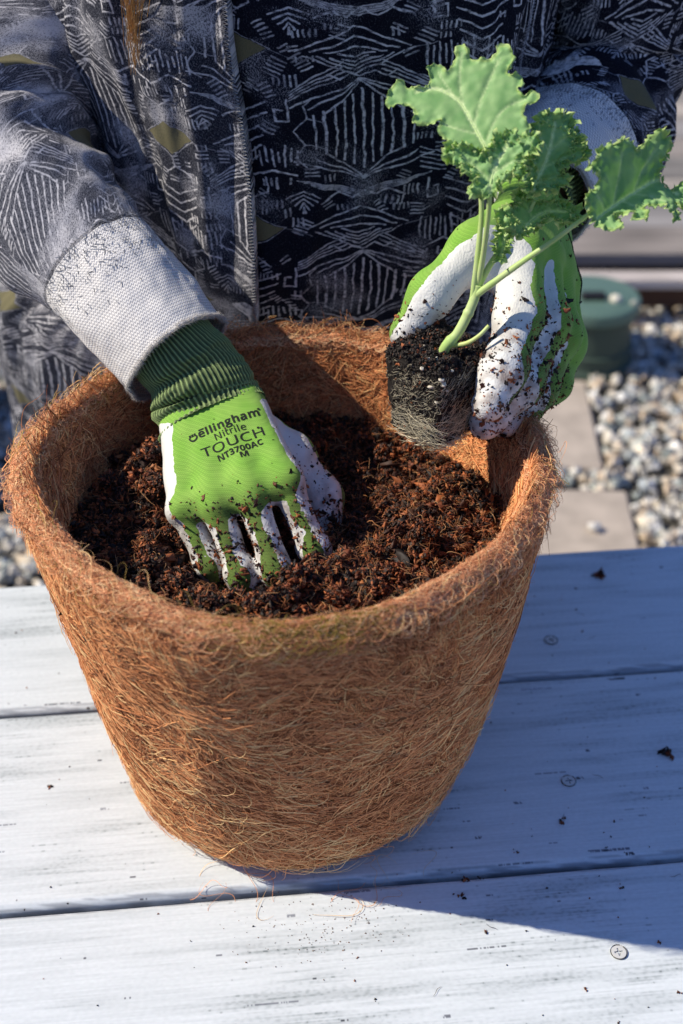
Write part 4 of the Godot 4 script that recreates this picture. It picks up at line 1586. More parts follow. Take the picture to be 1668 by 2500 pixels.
func knit_cuff(parent: Node, pts: PackedVector3Array, rx: PackedFloat32Array, ry: PackedFloat32Array, right: Vector3, ribs: int) -> void:
	var line := catmull(pts, 14)
	var n := line.size()
	var mb := MB.new()
	var sides := ribs * 6
	for k in n:
		var t := (line[mini(k + 1, n - 1)] - line[maxi(k - 1, 0)]).normalized()
		var x := (right - t * right.dot(t)).normalized()
		var y := t.cross(x)
		var f := float(k) / 14.0
		var s := mini(int(f), pts.size() - 2)
		var wx := lerpf(rx[s], rx[s + 1], f - s)
		var wy := lerpf(ry[s], ry[s + 1], f - s)
		for q in sides + 1:
			var a := TAU * q / sides
			var rib := sin(a * ribs)
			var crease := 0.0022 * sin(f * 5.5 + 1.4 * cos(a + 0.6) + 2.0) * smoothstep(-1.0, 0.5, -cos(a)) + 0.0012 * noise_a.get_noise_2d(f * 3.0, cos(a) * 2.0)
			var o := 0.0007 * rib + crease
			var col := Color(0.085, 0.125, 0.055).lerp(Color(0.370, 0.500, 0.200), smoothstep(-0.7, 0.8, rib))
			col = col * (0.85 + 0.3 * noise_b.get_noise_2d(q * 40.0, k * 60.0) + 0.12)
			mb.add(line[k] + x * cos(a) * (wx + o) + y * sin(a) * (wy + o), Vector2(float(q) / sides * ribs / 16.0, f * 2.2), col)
	for k in n - 1:
		for q in sides:
			var a := k * (sides + 1) + q
			mb.quad(a, a + sides + 1, a + sides + 2, a + 1)
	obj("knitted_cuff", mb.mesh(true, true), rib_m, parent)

func flatten_text(mb: MB, text: String, font: Font, size: float, at: Vector2, sx: float, bo: Bones, which: PackedInt32Array, frame: Array) -> float:
	var tm := TextMesh.new()
	tm.text = text
	tm.font = font
	tm.font_size = 64
	tm.pixel_size = size / 64.0
	tm.depth = 0.0
	tm.curve_step = 3.0
	var arr := tm.surface_get_arrays(0)
	var vs: PackedVector3Array = arr[Mesh.ARRAY_VERTEX]
	var ix: PackedInt32Array = arr[Mesh.ARRAY_INDEX]
	var first := mb.v.size()
	for v in vs:
		var q := Vector2(v.x * sx, v.y) + at
		mb.add(on_skin(q, bo, which, frame))
	for k in range(0, ix.size(), 3):
		mb.tri(first + ix[k], first + ix[k + 1], first + ix[k + 2])
	return tm.get_aabb().size.x * sx

func on_skin(q: Vector2, bo: Bones, which: PackedInt32Array, frame: Array) -> Vector3:
	# frame: origin, x, y, out
	var p: Vector3 = frame[0] + frame[1] * q.x + frame[2] * q.y + frame[3] * 0.05
	for s in 14:
		p -= frame[3] * (bo.dist(p, which) + glove_fold(p) - 0.00035)
	return p

func glove_fold(p: Vector3) -> float:
	return 0.0011 * noise_a.get_noise_3dv(p * 26.0) + 0.00045 * noise_a.get_noise_3dv(p * 70.0)

func soil_specks(parent: Node, m: MB, n: int, weight) -> void:
	# crumbs of wet compost stuck on the glove
	var tot := m.i.size() / 3
	for s in 3:
		var xf := []
		var cols := PackedColorArray()
		for k in n / 3:
			for tries in 6:
				var t := (rng.randi() % tot) * 3
				var pa := m.v[m.i[t]]
				var pb := m.v[m.i[t + 1]]
				var pc := m.v[m.i[t + 2]]
				var w: float = weight.call(pa)
				if rng.randf() > w: continue
				var nrm := (pc - pa).cross(pb - pa).normalized()
				var sz := R(0.00018, 0.00055) if rng.randf() < 0.85 else R(0.0005, 0.0013)
				var x := Vector3(R(-1, 1), R(-1, 1), R(-1, 1))
				xf.append(turned(x, nrm, (pa + pb + pc) / 3 + nrm * sz * 0.1, Vector3(sz * R(0.8, 2.4), sz * R(0.3, 0.7), sz)))
				cols.append(soil_color() * 0.8)
				break
		if xf.size(): multi("soil_specks", crumb_kinds[s + 1], soil_mat, xf, cols, parent)

func green_col(p: Vector3, dirt: float) -> Color:
	var c := Color(0.265, 0.545, 0.070).lerp(Color(0.335, 0.590, 0.100), clampf(0.5 + noise_a.get_noise_3dv(p * 55.0), 0, 1))
	var dn := clampf(dirt * 1.1 + 0.7 * noise_c.get_noise_3dv(p * 60.0) * smoothstep(0.05, 0.5, dirt), 0, 1)
	return c.lerp(Color(0.105, 0.135, 0.035), dn * 0.8)

func coat_col(p: Vector3, dirt: float) -> Color:
	var c := Color(0.74, 0.74, 0.72)
	var dn := clampf(dirt * 0.45 + 1.5 * noise_c.get_noise_3dv(p * 85.0) * dirt, 0, 1)
	return c.lerp(Color(0.20, 0.13, 0.10), dn * 0.75)

func build_gloves() -> void:
	glove_materials()
	# ------------------------------------------------ the hand pressed into the compost
	var g := Node3D.new()
	g.name = "glove"
	person.add_child(g, true)
	tag(g, "green and white glove pressed into the compost, printed with black lettering")
	var bo := Bones.new()
	bo.kin = 0.010; bo.kout = 0.0020
	var thr := PackedFloat32Array()
	var mcp := [hp(0.071, -0.0315, 0.0015), hp(0.080, -0.0095, 0.0055), hp(0.082, 0.0140, 0.0055), hp(0.075, 0.0375, 0.0015)]
	var cross := [-0.0215, -0.0075, 0.0075, 0.0210]
	var rad := [0.0091, 0.0096, 0.0098, 0.0098]
	var out_side := [WN * 0.75 + WC * 0.55, WN, WN, WN * 0.80 - WC * 0.50]
	for k in 4:
		bo.add(hp(-0.004, cross[k], 0.0), mcp[k], 0.0165 if k in [1, 2] else 0.0150, rad[k] + 0.0014, 0, (out_side[k] as Vector3).normalized())
		thr.append([0.74, -0.6, -0.6, 0.22][k])
	bo.add(mcp[0], mcp[3], rad[0] - 0.001, rad[3] - 0.001, 0, WN); thr.append(-0.5)
	var spread := [0.006, 0.003, 0.002, 0.004]
	var bend := [0.60, 0.52, 0.50, 0.56]
	var len1 := [0.038, 0.046, 0.048, 0.045]
	for k in 4:
		var d1 := (WA * cos(bend[k]) - WN * sin(bend[k])).normalized()
		var d2 := (WA * cos(bend[k] + 0.55) - WN * sin(bend[k] + 0.55)).normalized()
		var d3 := (WA * cos(bend[k] + 1.0) - WN * sin(bend[k] + 1.0)).normalized()
		var p1: Vector3 = mcp[k] + d1 * len1[k] + WC * spread[k]
		var p2: Vector3 = p1 + d2 * len1[k] * 0.62 + WC * spread[k] * 0.5
		var p3: Vector3 = p2 + d3 * 0.018
		var n1 := (WN * cos(bend[k]) + WA * sin(bend[k])).normalized()
		var n2 := (WN * cos(bend[k] + 0.55) + WA * sin(bend[k] + 0.55)).normalized()
		var lean: Vector3 = WC * [-0.0, 0.12, 0.12, 0.0][k]
		bo.add(mcp[k], p1, rad[k] - 0.0002, rad[k] - 0.0008, k + 1, (n1 - lean).normalized()); thr.append(0.90)
		bo.add(p1, p2, rad[k] - 0.0008, rad[k] - 0.0016, k + 1, (n2 - lean).normalized()); thr.append(0.90)
		bo.add(p2, p3, rad[k] - 0.0016, rad[k] - 0.0028, k + 1, n2); thr.append(0.52)
	# thumb: leaves the side of the palm near its base
	var t0 := hp(0.012, 0.022, -0.008)
	var t1 := hp(0.034, 0.044, -0.028)
	var t2 := hp(0.062, 0.055, -0.044)
	var t3 := hp(0.086, 0.052, -0.056)
	var td := (WC * 0.95 - WN * 0.62 - WA * 0.1).normalized()
	bo.add(t0, t1, 0.0145, 0.0135, 5, td); thr.append(0.45)
	bo.add(t1, t2, 0.0130, 0.0118, 5, td); thr.append(0.62)
	bo.add(t2, t3, 0.0118, 0.0105, 5, td); thr.append(0.7)
	# web between thumb and hand
	bo.add(hp(0.03, 0.030, -0.010), hp(0.066, 0.039, -0.006), 0.0100, 0.0088, 0, (WN - WC).normalized()); thr.append(0.25)
	finish_glove(g, bo, thr, 0.00165, func(p: Vector3) -> float:
		var a := (p - WR).dot(WA)
		return smoothstep(0.058, 0.105, a - (p - WR).dot(WN) * 0.25) * 0.95 + smoothstep(0.04, 0.06, (p - WR).dot(WC)) * smoothstep(0.01, 0.04, a) * 0.4
	, hp(-0.004, 0, 0), WA, 4200)
	# lettering
	var frame := [hp(0.0390, 0.0105, 0.0), (WC * cos(0.13) - WA * sin(0.13)).normalized(), (-WA * cos(0.13) - WC * sin(0.13)).normalized(), WN]
	var bold := SystemFont.new()
	bold.font_names = PackedStringArray(["Droid Sans"])
	bold.font_weight = 700
	var thin := SystemFont.new()
	thin.font_names = PackedStringArray(["Droid Sans"])
	var which := bo.all()
	var lt := MB.new()
	flatten_text(lt, "ellingham", bold, 0.0088, Vector2(0.0028, 0.0140), 1.02, bo, which, frame)
	flatten_text(lt, "Nitrile", thin, 0.0073, Vector2(0.0015, 0.0062), 1.1, bo, which, frame)
	flatten_text(lt, "TOUCH", thin, 0.0102, Vector2(0.0010, -0.0020), 1.32, bo, which, frame)
	flatten_text(lt, "NT3700AC", bold, 0.0053, Vector2(0.0030, -0.0100), 1.02, bo, which, frame)
	flatten_text(lt, "M", bold, 0.0058, Vector2(0.0045, -0.0152), 1.1, bo, which, frame)
	# the two small registered marks, and the emblem: a bowl under a grid of squares
	for q in [Vector2(0.0243, 0.0166), Vector2(0.0193, 0.0020)]:
		var c := lt.add(on_skin(q, bo, which, frame))
		for k in 10:
			var a := TAU * k / 10.0
			lt.add(on_skin(q + Vector2(cos(a), sin(a)) * 0.0009, bo, which, frame))
		for k in 10: lt.tri(c, c + 1 + (k + 1) % 10, c + 1 + k)
	var e := Vector2(-0.0222, 0.0136)
	var first := lt.v.size()
	for k in 15:
		var a := lerpf(PI * 0.93, TAU + PI * 0.07, k / 14.0)
		for r in [0.0020, 0.0031]: lt.add(on_skin(e + Vector2(cos(a) * r, sin(a) * r * 1.05), bo, which, frame))
	for k in 14:
		var a := first + k * 2
		lt.quad(a, a + 2, a + 3, a + 1)
	for k in 9:
		var o := e + Vector2((k % 3 - 1) * 0.0017, 0.0011 + int(k / 3) * 0.0012)
		if int(k / 3) == 2: o.x *= 0.7
		var a := lt.add(on_skin(o + Vector2(-0.0007, -0.00045), bo, which, frame))
		lt.add(on_skin(o + Vector2(0.0007, -0.00045), bo, which, frame)); lt.add(on_skin(o + Vector2(0.0007, 0.00045), bo, which, frame)); lt.add(on_skin(o + Vector2(-0.0007, 0.00045), bo, which, frame))
		lt.quad(a, a + 3, a + 2, a + 1)
	obj("lettering", lt.mesh(), mat(lin(0.012, 0.014, 0.012), 0.8), g).set_meta("kind", "stuff")
	knit_cuff(g, PackedVector3Array([hp(0.004, 0.0, 0.0), WR + Vector3(-0.004, 0.005, -0.006), Vector3(-0.0945, 0.2785, -0.0735), Vector3(-0.1045, 0.291, -0.083), Vector3(-0.124, 0.314, -0.093)]), PackedFloat32Array([0.0375, 0.0362, 0.0348, 0.0325, 0.026]), PackedFloat32Array([0.0190, 0.0195, 0.0230, 0.0255, 0.022]), WC, 62)

	# ------------------------------------------------ the hand that holds the seedling
	var h := Node3D.new()
	h.name = "glove"
	person.add_child(h, true)
	tag(h, "green and white glove holding up the seedling's root ball")
	var b2 := Bones.new()
	b2.kin = 0.012; b2.kout = 0.006
	var th2 := PackedFloat32Array()
	var dor := Vector3(0.88, 0.15, -0.42).normalized()
	var wr := Vector3(0.1345, 0.3640, -0.180)
	var mc := [Vector3(0.1170, 0.3640, -0.108), Vector3(0.1330, 0.3535, -0.122), Vector3(0.1450, 0.3400, -0.135), Vector3(0.1520, 0.3220, -0.143)]
	var wo := [Vector3(-0.012, 0.012, 0.004), Vector3(-0.002, 0.006, 0), Vector3(0.006, -0.004, 0), Vector3(0.010, -0.014, -0.003)]
	for k in 4:
		b2.add(wr + wo[k], mc[k], 0.0165, [0.0150, 0.0145, 0.0140, 0.0130][k], 0, (dor + Vector3(0, [0.9, 0.5, 0.2, 0.0][k], 0)).normalized())
		th2.append([-0.15, -0.5, -0.5, -0.4][k])
	b2.add(mc[0], mc[3], 0.0130, 0.0120, 0, dor); th2.append(-0.3)
	var chains := [
		[mc[0], Vector3(0.1135, 0.3418, -0.060), Vector3(0.1010, 0.3232, -0.022), Vector3(0.0915, 0.3075, -0.006)],
		[mc[1], Vector3(0.1341, 0.3278, -0.075), Vector3(0.1144, 0.3051, -0.036), Vector3(0.0920, 0.2830, -0.022)],
		[mc[2], Vector3(0.1466, 0.3102, -0.090), Vector3(0.1290, 0.2886, -0.056), Vector3(0.1075, 0.2720, -0.042)],
		[mc[3], Vector3(0.1555, 0.2955, -0.105), Vector3(0.1439, 0.2790, -0.080), Vector3(0.1261, 0.2700, -0.062)]]
	var rr := [[0.0150, 0.0142, 0.0130, 0.0118], [0.0142, 0.0135, 0.0125, 0.0112], [0.0135, 0.0128, 0.0118, 0.0104], [0.0125, 0.0116, 0.0106, 0.0094]]
	var dd := [Vector3(0.90, 0.15, -0.45), Vector3(0.90, 0.08, -0.22), Vector3(0.92, 0.0, -0.10), Vector3(0.92, -0.1, 0.0)]
	for k in 4:
		for s in 3:
			b2.add(chains[k][s], chains[k][s + 1], rr[k][s], rr[k][s + 1], k + 1, (dd[k] as Vector3).normalized())
			th2.append([0.30, 0.40, 0.34, 0.30][k] + s * 0.10)
	var tdor := Vector3(-0.72, 0.42, -0.50).normalized()
	b2.add(Vector3(0.1180, 0.3700, -0.140), Vector3(0.0865, 0.3705, -0.095), 0.0190, 0.0155, 5, (tdor + Vector3(0, 0.5, 0)).normalized()); th2.append(0.20)
	b2.add(Vector3(0.0865, 0.3705, -0.095), Vector3(0.0575, 0.3510, -0.068), 0.0150, 0.0132, 5, tdor); th2.append(0.45)
	b2.add(Vector3(0.0575, 0.3510, -0.068), Vector3(0.0420, 0.3290, -0.058), 0.0125, 0.0112, 5, tdor); th2.append(0.5)
	# the web over the palm
	b2.add(Vector3(0.0800, 0.3610, -0.090), Vector3(0.1130, 0.3560, -0.086), 0.0120, 0.0125, 0, Vector3(0, 0.5, -0.85)); th2.append(0.4)
	b2.add(Vector3(0.0830, 0.3650, -0.100), Vector3(0.1130, 0.3600, -0.100), 0.0130, 0.0130, 0, Vector3(0, 0.5, -0.85)); th2.append(0.3)
	b2.add(Vector3(0.0960, 0.3660, -0.112), Vector3(0.1130, 0.3640, -0.112), 0.0115, 0.0135, 0, Vector3(0, 0.6, -0.8)); th2.append(0.25)
	finish_glove(h, b2, th2, 0.00165, func(p: Vector3) -> float:
		return smoothstep(-0.105, -0.035, p.z) * smoothstep(0.37, 0.325, p.y) * 0.85
	, wr, (mc[1] - wr).normalized(), 3900)
	# seam threads along the back, as in the photo
	var sm := MB.new()
	for q in 2:
		var pts := PackedVector3Array()
		var pr := PackedFloat32Array()
		var w2 := b2.all()
		for k in 60:
			var t := k / 59.0
			var p := Vector3(0.146, 0.372, -0.165).lerp(Vector3(0.172, 0.322, -0.135), t) + Vector3(0.02, 0.01, 0.006) + Vector3(0, 0, 0.0016) * (q * 2 - 1) + Vector3(0, 0, 0.0011) * sin(k * 2.1)
			for s in 8: p -= Vector3(0.75, 0.55, 0.1).normalized() * (b2.dist(p, w2) + glove_fold(p) - 0.0002)
			pts.append(p); pr.append(0.00034)
		tube(sm, pts, pr, 5)
	obj("seam_threads", sm.mesh(), mat(lin(0.012, 0.02, 0.010), 0.8), h)
	knit_cuff(h, PackedVector3Array([wr + Vector3(-0.0005, 0.0, 0.008), wr + Vector3(0.001, 0.0, -0.008), Vector3(0.138, 0.3645, -0.203), Vector3(0.146, 0.368, -0.222)]), PackedFloat32Array([0.0290, 0.0285, 0.0300, 0.0310]), PackedFloat32Array([0.0265, 0.0262, 0.0290, 0.030]), Vector3(0.6, -0.8, 0), 58)

func finish_glove(parent: Node3D, bo: Bones, thr: PackedFloat32Array, cell: float, dirt, wrist: Vector3, axis: Vector3, specks: int) -> void:
	var src := net(bo, cell, func(p): return glove_fold(p))
	# the glove is open at the wrist: what lies behind the cuff is cut away
	var kept := PackedInt32Array()
	for k in range(0, src.i.size(), 3):
		if (src.v[src.i[k]] - wrist).dot(axis) > -0.002: kept.append_array([src.i[k], src.i[k + 1], src.i[k + 2]])
	src.i = kept
	var w := PackedFloat32Array()
	for k in src.v.size():
		var f := coat_field(bo, src.v[k], thr)
		f -= smoothstep(0.016, 0.0, (src.v[k] - wrist).dot(axis)) * 1.2
		w.append(f)
	var gr := MB.new()
	var co := MB.new()
	split_coat(src, w, gr, co, func(p, k): return green_col(p, dirt.call(p)), func(p, k): return coat_col(p, dirt.call(p)))
	obj("fabric", gr.mesh(true, true), green_m, parent)
	obj("rubber_coating", co.mesh(true, true), coat_m, parent)
	soil_specks(parent, src, specks, func(p): return clampf(dirt.call(p) * (0.55 + 0.9 * noise_a.get_noise_3dv(p * 80.0)), 0.004, 1))

# ---------------------------------------------------------------- the kale seedling
# leaf outlines and veins in millimetres in each leaf's own plane
const LEAVES := [
	{"at": Vector3(0.0802, 0.4779, -0.0620), "n": Vector3(-0.150, 0.719, 0.679), "curl": 0, "fold": 0,
		"edge": [[-15.4, -27.4], [-20.5, -22.1], [-24.5, -17.4], [-22.7, -10.7], [-31.4, -12.5], [-38.3, -10.7], [-36.9, -5.8], [-39.2, -1.8], [-44, 1.7], [-52.8, 1.2], [-54.8, 5.1], [-47.4, 16.8], [-42.2, 12.1], [-36.9, 11.6], [-31.1, 11.6], [-28.7, 16.3], [-29.5, 23.3], [-22.1, 24.3], [-20.7, 20.1], [-17.5, 20.4], [-13.3, 28.9], [-12.7, 34.6], [-8.6, 34.6], [-5.8, 27.6], [-1.8, 25.3], [5.1, 24.1], [9.8, 28.1], [11.3, 32.4], [15.7, 32.4], [18.4, 27.6], [19.1, 22.3], [15.5, 16.3], [17.7, 12.9], [23.2, 12.8], [23.9, 6.1], [21.3, 5.5], [24, 0.3], [31.1, 2.2], [32.1, -3.6], [25.2, -6], [23.7, -10.6], [25.3, -14.5], [26.9, -20.8], [22.2, -25.3], [15.4, -27.3], [8.4, -32.9], [2.7, -33.7]],
		"veins": [[[3.9, -32.6], [-4.3, -15.2], [-9.3, -4.2], [-14.9, 3.7], [-25.8, 10.3], [-36.9, 9.4]], [[-4.3, -15.2], [0, 0], [4.8, 10.9], [12, 25.4]], [[-9.3, -4.2], [-11.9, 12.3], [-10.4, 29.9]], [[2.9, -23.9], [8.9, -11.9], [15.9, -5], [25.1, -2.1]], [[-2.1, -19.8], [-14.1, -16.3], [-22.1, -12]], [[-14.9, 3.7], [-20.6, 13], [-24.5, 21]]]},
	{"at": Vector3(0.0856, 0.4526, -0.0280), "n": Vector3(-0.199, 0.597, 0.777), "curl": 1, "fold": 0,
		"edge": [[-5.7, -17.4], [-13.7, -15.2], [-10.8, -9.1], [-14.8, -3.7], [-20.5, 1.2], [-25, 4.7], [-26.4, 9.7], [-21.6, 14], [-17, 11.4], [-10.2, 9.6], [-5.1, 6], [-2.2, 10.4], [1.2, 10.2], [0.6, 14.8], [8, 16.6], [9.6, 18.8], [16.9, 15.5], [23.6, 15.6], [26.7, 9.7], [19.7, 4.5], [19.1, -0], [16.8, -5.6], [18.2, -9.3], [13.5, -7.9], [9, -8], [4.5, -11.7], [-0.6, -17.1]],
		"veins": [[[-2.3, -17], [-0, -4.6], [4.5, 5.4], [9.1, 12]], [[-0, -4.6], [9, 0.6], [15.8, 2.5]], [[-0.9, -9.1], [-9.1, -0.6], [-17, 5.6]], [[2.3, 1], [-2.2, 7]]]},
	{"at": Vector3(0.1236, 0.4497, -0.0550), "n": Vector3(0.422, 0.422, 0.803), "curl": 1, "fold": 0,
		"edge": [[-16, -23.5], [-19.6, -18], [-17.5, -7.8], [-16.6, -2.1], [-19.2, 4], [-16.9, 11.4], [-11.6, 18.5], [-6.2, 21.6], [0.7, 22.5], [5.7, 21.9], [12.1, 19.5], [11.5, 15.3], [18, 12.5], [14.2, 6.5], [22.9, 3.4], [20.2, -2.5], [9.3, -5.2], [4.4, -8], [6.3, -12.5], [8.6, -15], [-1.5, -22], [-7.8, -21.5]],
		"veins": [[[-14, -22.3], [-6.7, -8.3], [-2.8, 1], [0.9, 17.1]], [[-6.7, -8.3], [5.7, -3.1], [15.5, 0.9]], [[-2.8, 1], [6.8, 8.4], [13.7, 13.3]], [[-9.4, -13], [-13.8, -4.2], [-16, 1.3]], [[-2.8, 1], [-8.6, 8.5], [-10.2, 15.2]], [[-10.7, -17], [-1, -14.3], [4.6, -12.9]]]},
	{"at": Vector3(0.1658, 0.4412, -0.0300), "n": Vector3(0.220, 0.659, 0.719), "curl": 0.6, "fold": 1.6,
		"edge": [[-23.9, -21.5], [-27.4, -15.3], [-30.8, -13.4], [-29.9, -7.8], [-25, -4.7], [-26, 2.3], [-32.8, 2.9], [-28.1, 8.2], [-25.5, 14.2], [-16.5, 18.8], [-10.3, 22.3], [-5.4, 21], [-0.7, 17.8], [8, 27], [13.3, 29], [20.2, 23], [16.6, 13.4], [17.9, 6.3], [24.8, 1.5], [31.5, 4.8], [36.4, 0.7], [33.5, -8.6], [23.7, -8.8], [24.7, -17], [21.8, -21.4], [18, -15.2], [15.8, -11.8], [4.8, -12.9], [4.4, -21], [-0.9, -21.7], [-2.9, -16.9], [-13.4, -17.7], [-9, -22.1], [-13.1, -27.7], [-20.3, -24.4]],
		"veins": [[[-21.4, -19.5], [-11.4, -11.6], [1.2, -2.9], [17.6, 6.3], [28.7, -1.2]], [[-11.4, -11.6], [-10.5, 1.5], [-11.4, 14.5]], [[1.2, -2.9], [4.6, 8.7], [11.8, 21.4]], [[-16.4, -15], [-23.6, -7.9]], [[1.2, -2.9], [11, -6.2], [19.6, -11.5]], [[-5.2, -7.6], [0.9, -13]]]},
	{"at": Vector3(0.1183, 0.4139, -0.0520), "n": Vector3(0.351, 0.621, 0.701), "curl": 1, "fold": 0,
		"edge": [[-14.4, -15.2], [-20.4, -12.8], [-24.6, -8.8], [-28.3, -2.4], [-19.9, 2.5], [-17.2, 9], [-11.8, 10.9], [-6.7, 6.6], [1.7, 6.4], [13.9, 9.4], [20.8, 7.5], [29.4, 4.8], [27.6, -1.7], [13.9, -4.8], [6.8, -1], [-0.2, -8.9], [-8.3, -12.7]],
		"veins": [[[-12.4, -13.8], [-4.1, -4.2], [6.9, 2.1], [22.1, 3.9]], [[-4.1, -4.2], [-8.1, 2.7], [-12.1, 7.2]], [[-6.9, -7.6], [-17.6, -4.6]]]},
	{"at": Vector3(0.0993, 0.4016, -0.0450), "n": Vector3(-0.099, 0.445, 0.890), "curl": 1.2, "fold": 0,
		"edge": [[-4.5, -13.6], [-6.8, -5.9], [-6, 1.2], [-2.6, 9.4], [-0.3, 14.1], [1.6, 9.4], [2.9, 2.3], [1.3, -4.7], [-1.9, -11.8]],
		"veins": [[[-3.6, -13], [-1.2, -1.2], [-0, 11.7]]]},
]

var leaf_m: StandardMaterial3D
var stem_m: StandardMaterial3D

func seg_dist(p: Vector2, line: PackedVector2Array) -> float:
	var best := 1e9
	for k in line.size() - 1:
		var q := Geometry2D.get_closest_point_to_segment(p, line[k], line[k + 1])
		best = minf(best, p.distance_squared_to(q))
	return sqrt(best)

func smooth_loop(pts: Array, step: float) -> PackedVector2Array:
	var raw := PackedVector2Array()
	for q in pts: raw.append(Vector2(q[0], q[1]))
	var out := PackedVector2Array()
	var n := raw.size()
	for k in n:
		var a := raw[k]
		var b := raw[(k + 1) % n]
		var m := maxi(1, int(a.distance_to(b) / step))
		for s in m: out.append(a.cubic_interpolate(b, raw[(k - 1 + n) % n], raw[(k + 2) % n], float(s) / m))
	return out

func make_leaf(d: Dictionary, parent: Node3D, idx: int) -> void:
	var edge := smooth_loop(d.edge, 0.8)
	var curl: float = d.curl
	var veins := []
	for v in d.veins:
		var l := PackedVector2Array()
		for q in v: l.append(Vector2(q[0], q[1]))
		var c := PackedVector2Array()
		for k in l.size() - 1:
			for s in 5: c.append(l[k].cubic_interpolate(l[k + 1], l[maxi(k - 1, 0)], l[mini(k + 2, l.size() - 1)], s / 5.0))
		c.append(l[l.size() - 1])
		veins.append(c)
	var n: Vector3 = d.n
	var u := (Vector3.RIGHT - n * n.x).normalized()
	var v := n.cross(u)
	var at: Vector3 = d.at - Vector3(0, 0.0015 + (0.003 if d.fold > 0.0 else 0.0), 0)
	var off := Vector2(idx * 37.0, idx * 91.0)
	var pts := PackedVector2Array()
	for p in edge: pts.append(p)
	var lo := edge[0]
	var hi := edge[0]
	for p in edge: lo = lo.min(p); hi = hi.max(p)
	var st := 1.15
	var y := lo.y
	while y < hi.y:
		var x := lo.x
		while x < hi.x:
			var p := Vector2(x + R(-0.3, 0.3), y + R(-0.3, 0.3))
			if Geometry2D.is_point_in_polygon(p, edge): pts.append(p)
			x += st
		y += st
	var closed := edge.duplicate()
	closed.append(edge[0])
	var tri := Geometry2D.triangulate_delaunay(pts)
	var size := (hi - lo).length()
	var rise := func(p: Vector2, e: float, dv: float) -> float:
		var dm := seg_dist(p, veins[0])
		var z := 0.0
		# the blade dips to its midrib and droops towards the ends
		z += 0.10 * dm * (1.0 - dm / size) - 0.0016 * p.length_squared() * 0.35
		if d.fold > 0.0:
			z += d.fold * 0.35 * dm
		z += 1.0 * noise_a.get_noise_2dv(p * 0.055 + off) * clampf(dm / 6.0, 0, 1) * (0.9 + 0.9 * curl)
		# puckered between the veins
		z += (0.75 + 0.2 * curl) * clampf(dv / 3.0, 0, 1) + (0.08 + 0.2 * curl) * noise_a.get_noise_2dv(p * 0.22 + off)
		# ruffled towards the edge
		z += (1.6 + 2.4 * curl) * exp(-e / (2.2 + 1.5 * curl)) * noise_a.get_noise_2dv(p * (0.14 + 0.09 * curl) + off * 1.7) * 1.8
		return z
	var mb := MB.new()
	var base := Color(0.215, 0.425, 0.150)
	for p in pts:
		var e := seg_dist(p, closed)
		var dv := 1e9
		var dm := seg_dist(p, veins[0])
		for k in veins.size(): dv = minf(dv, seg_dist(p, veins[k]) + (0.25 if k else 0.0))
		var z: float = rise.call(p, e, dv)
		var c := base.lerp(Color(0.325, 0.540, 0.215), clampf(0.5 + 1.3 * noise_a.get_noise_2dv(p * 0.09 + off), 0, 1))
		# side veins, then the finest net
		c = c.lerp(Color(0.56, 0.73, 0.36), 0.95 * smoothstep(1.7, 0.4, dm) + 0.85 * smoothstep(1.3, 0.3, dv))
		c = c.lerp(Color(0.45, 0.58, 0.17), 0.75 * smoothstep(1.3, 0.2, e))
		mb.add(at + (u * p.x + v * p.y + n * (z - 0.5 * smoothstep(0.9, 0.0, dv))) * 0.001, p * 0.02, c)
	for k in range(0, tri.size(), 3):
		var a := pts[tri[k]]
		var b := pts[tri[k + 1]]
		var c := pts[tri[k + 2]]
		if not Geometry2D.is_point_in_polygon((a + b + c) / 3.0, edge): continue
		if (b - a).cross(c - a) < 0: mb.tri(tri[k], tri[k + 1], tri[k + 2])
		else: mb.tri(tri[k], tri[k + 2], tri[k + 1])
	# the frill: a strip along the edge that rolls up and down
	var cen := Vector2.ZERO
	for p in edge: cen += p / edge.size()
	for ring in (3 if curl > 0.9 else 1):
		var m := edge.size()
		var w := (1.7 + 2.7 * curl) * (1.0 - 0.12 * ring)
		var first := mb.v.size()
		for k in m + 1:
			var q := k % m
			var p := cen + (edge[q] - cen) * (1.0 - 0.17 * ring)
			var t := (edge[(q + 1) % m] - edge[(q - 1 + m) % m]).normalized()
			var o := Vector2(t.y, -t.x)
			if Geometry2D.is_point_in_polygon(edge[q] + o * 0.3, edge): o = -o
			var hz := 0.30 if curl > 0.3 else 0.10
			var ph := noise_a.get_noise_2d(q * hz, idx * 9.0 + ring * 3.0) * 5.0 + noise_a.get_noise_2d(q * hz * 2.5, idx * 9.0 + 4.0 + ring) * (2.4 if curl > 0.3 else 0.8)
			if ring: ph = 1.6 + ph * 0.7
			var wid := w * (0.55 + 0.9 * absf(noise_a.get_noise_2d(q * (0.22 if curl > 0.3 else 0.06), 70.0 + idx + ring * 11.0)))
			if ring: wid *= maxf(0.0, noise_a.get_noise_2d(q * 0.11, 40.0 + idx * 5.0 + ring * 17.0) * 1.8 + 0.5)
			var pos := Vector3(p.x, p.y, rise.call(p, seg_dist(p, closed) if ring else 0.0, 9.0))
			var ang := 0.0
			for s in 5:
				var c := Color(0.24, 0.45, 0.14).lerp(Color(0.64, 0.76, 0.32), s / 4.0)
				mb.add(at + (u * pos.x + v * pos.y + n * pos.z) * 0.001, Vector2.ZERO, c)
				ang += ph * 0.33
				var o2 := o.rotated((0.35 if curl > 0.3 else 0.1) * sin(q * 0.9))
				pos += Vector3(o2.x * cos(ang), o2.y * cos(ang), sin(ang)) * wid / 4.0
		for k in m:
			for s in 4:
				var a := first + k * 5 + s
				mb.quad(a, a + 1, a + 6, a + 5)
	var leaf := obj("leaf", mb.mesh(true, true), leaf_m, parent)
	# the midrib stands out below and above as a slim tapering rib
	var rib := PackedVector3Array()
	var rr := PackedFloat32Array()
	var mid: PackedVector2Array = veins[0]
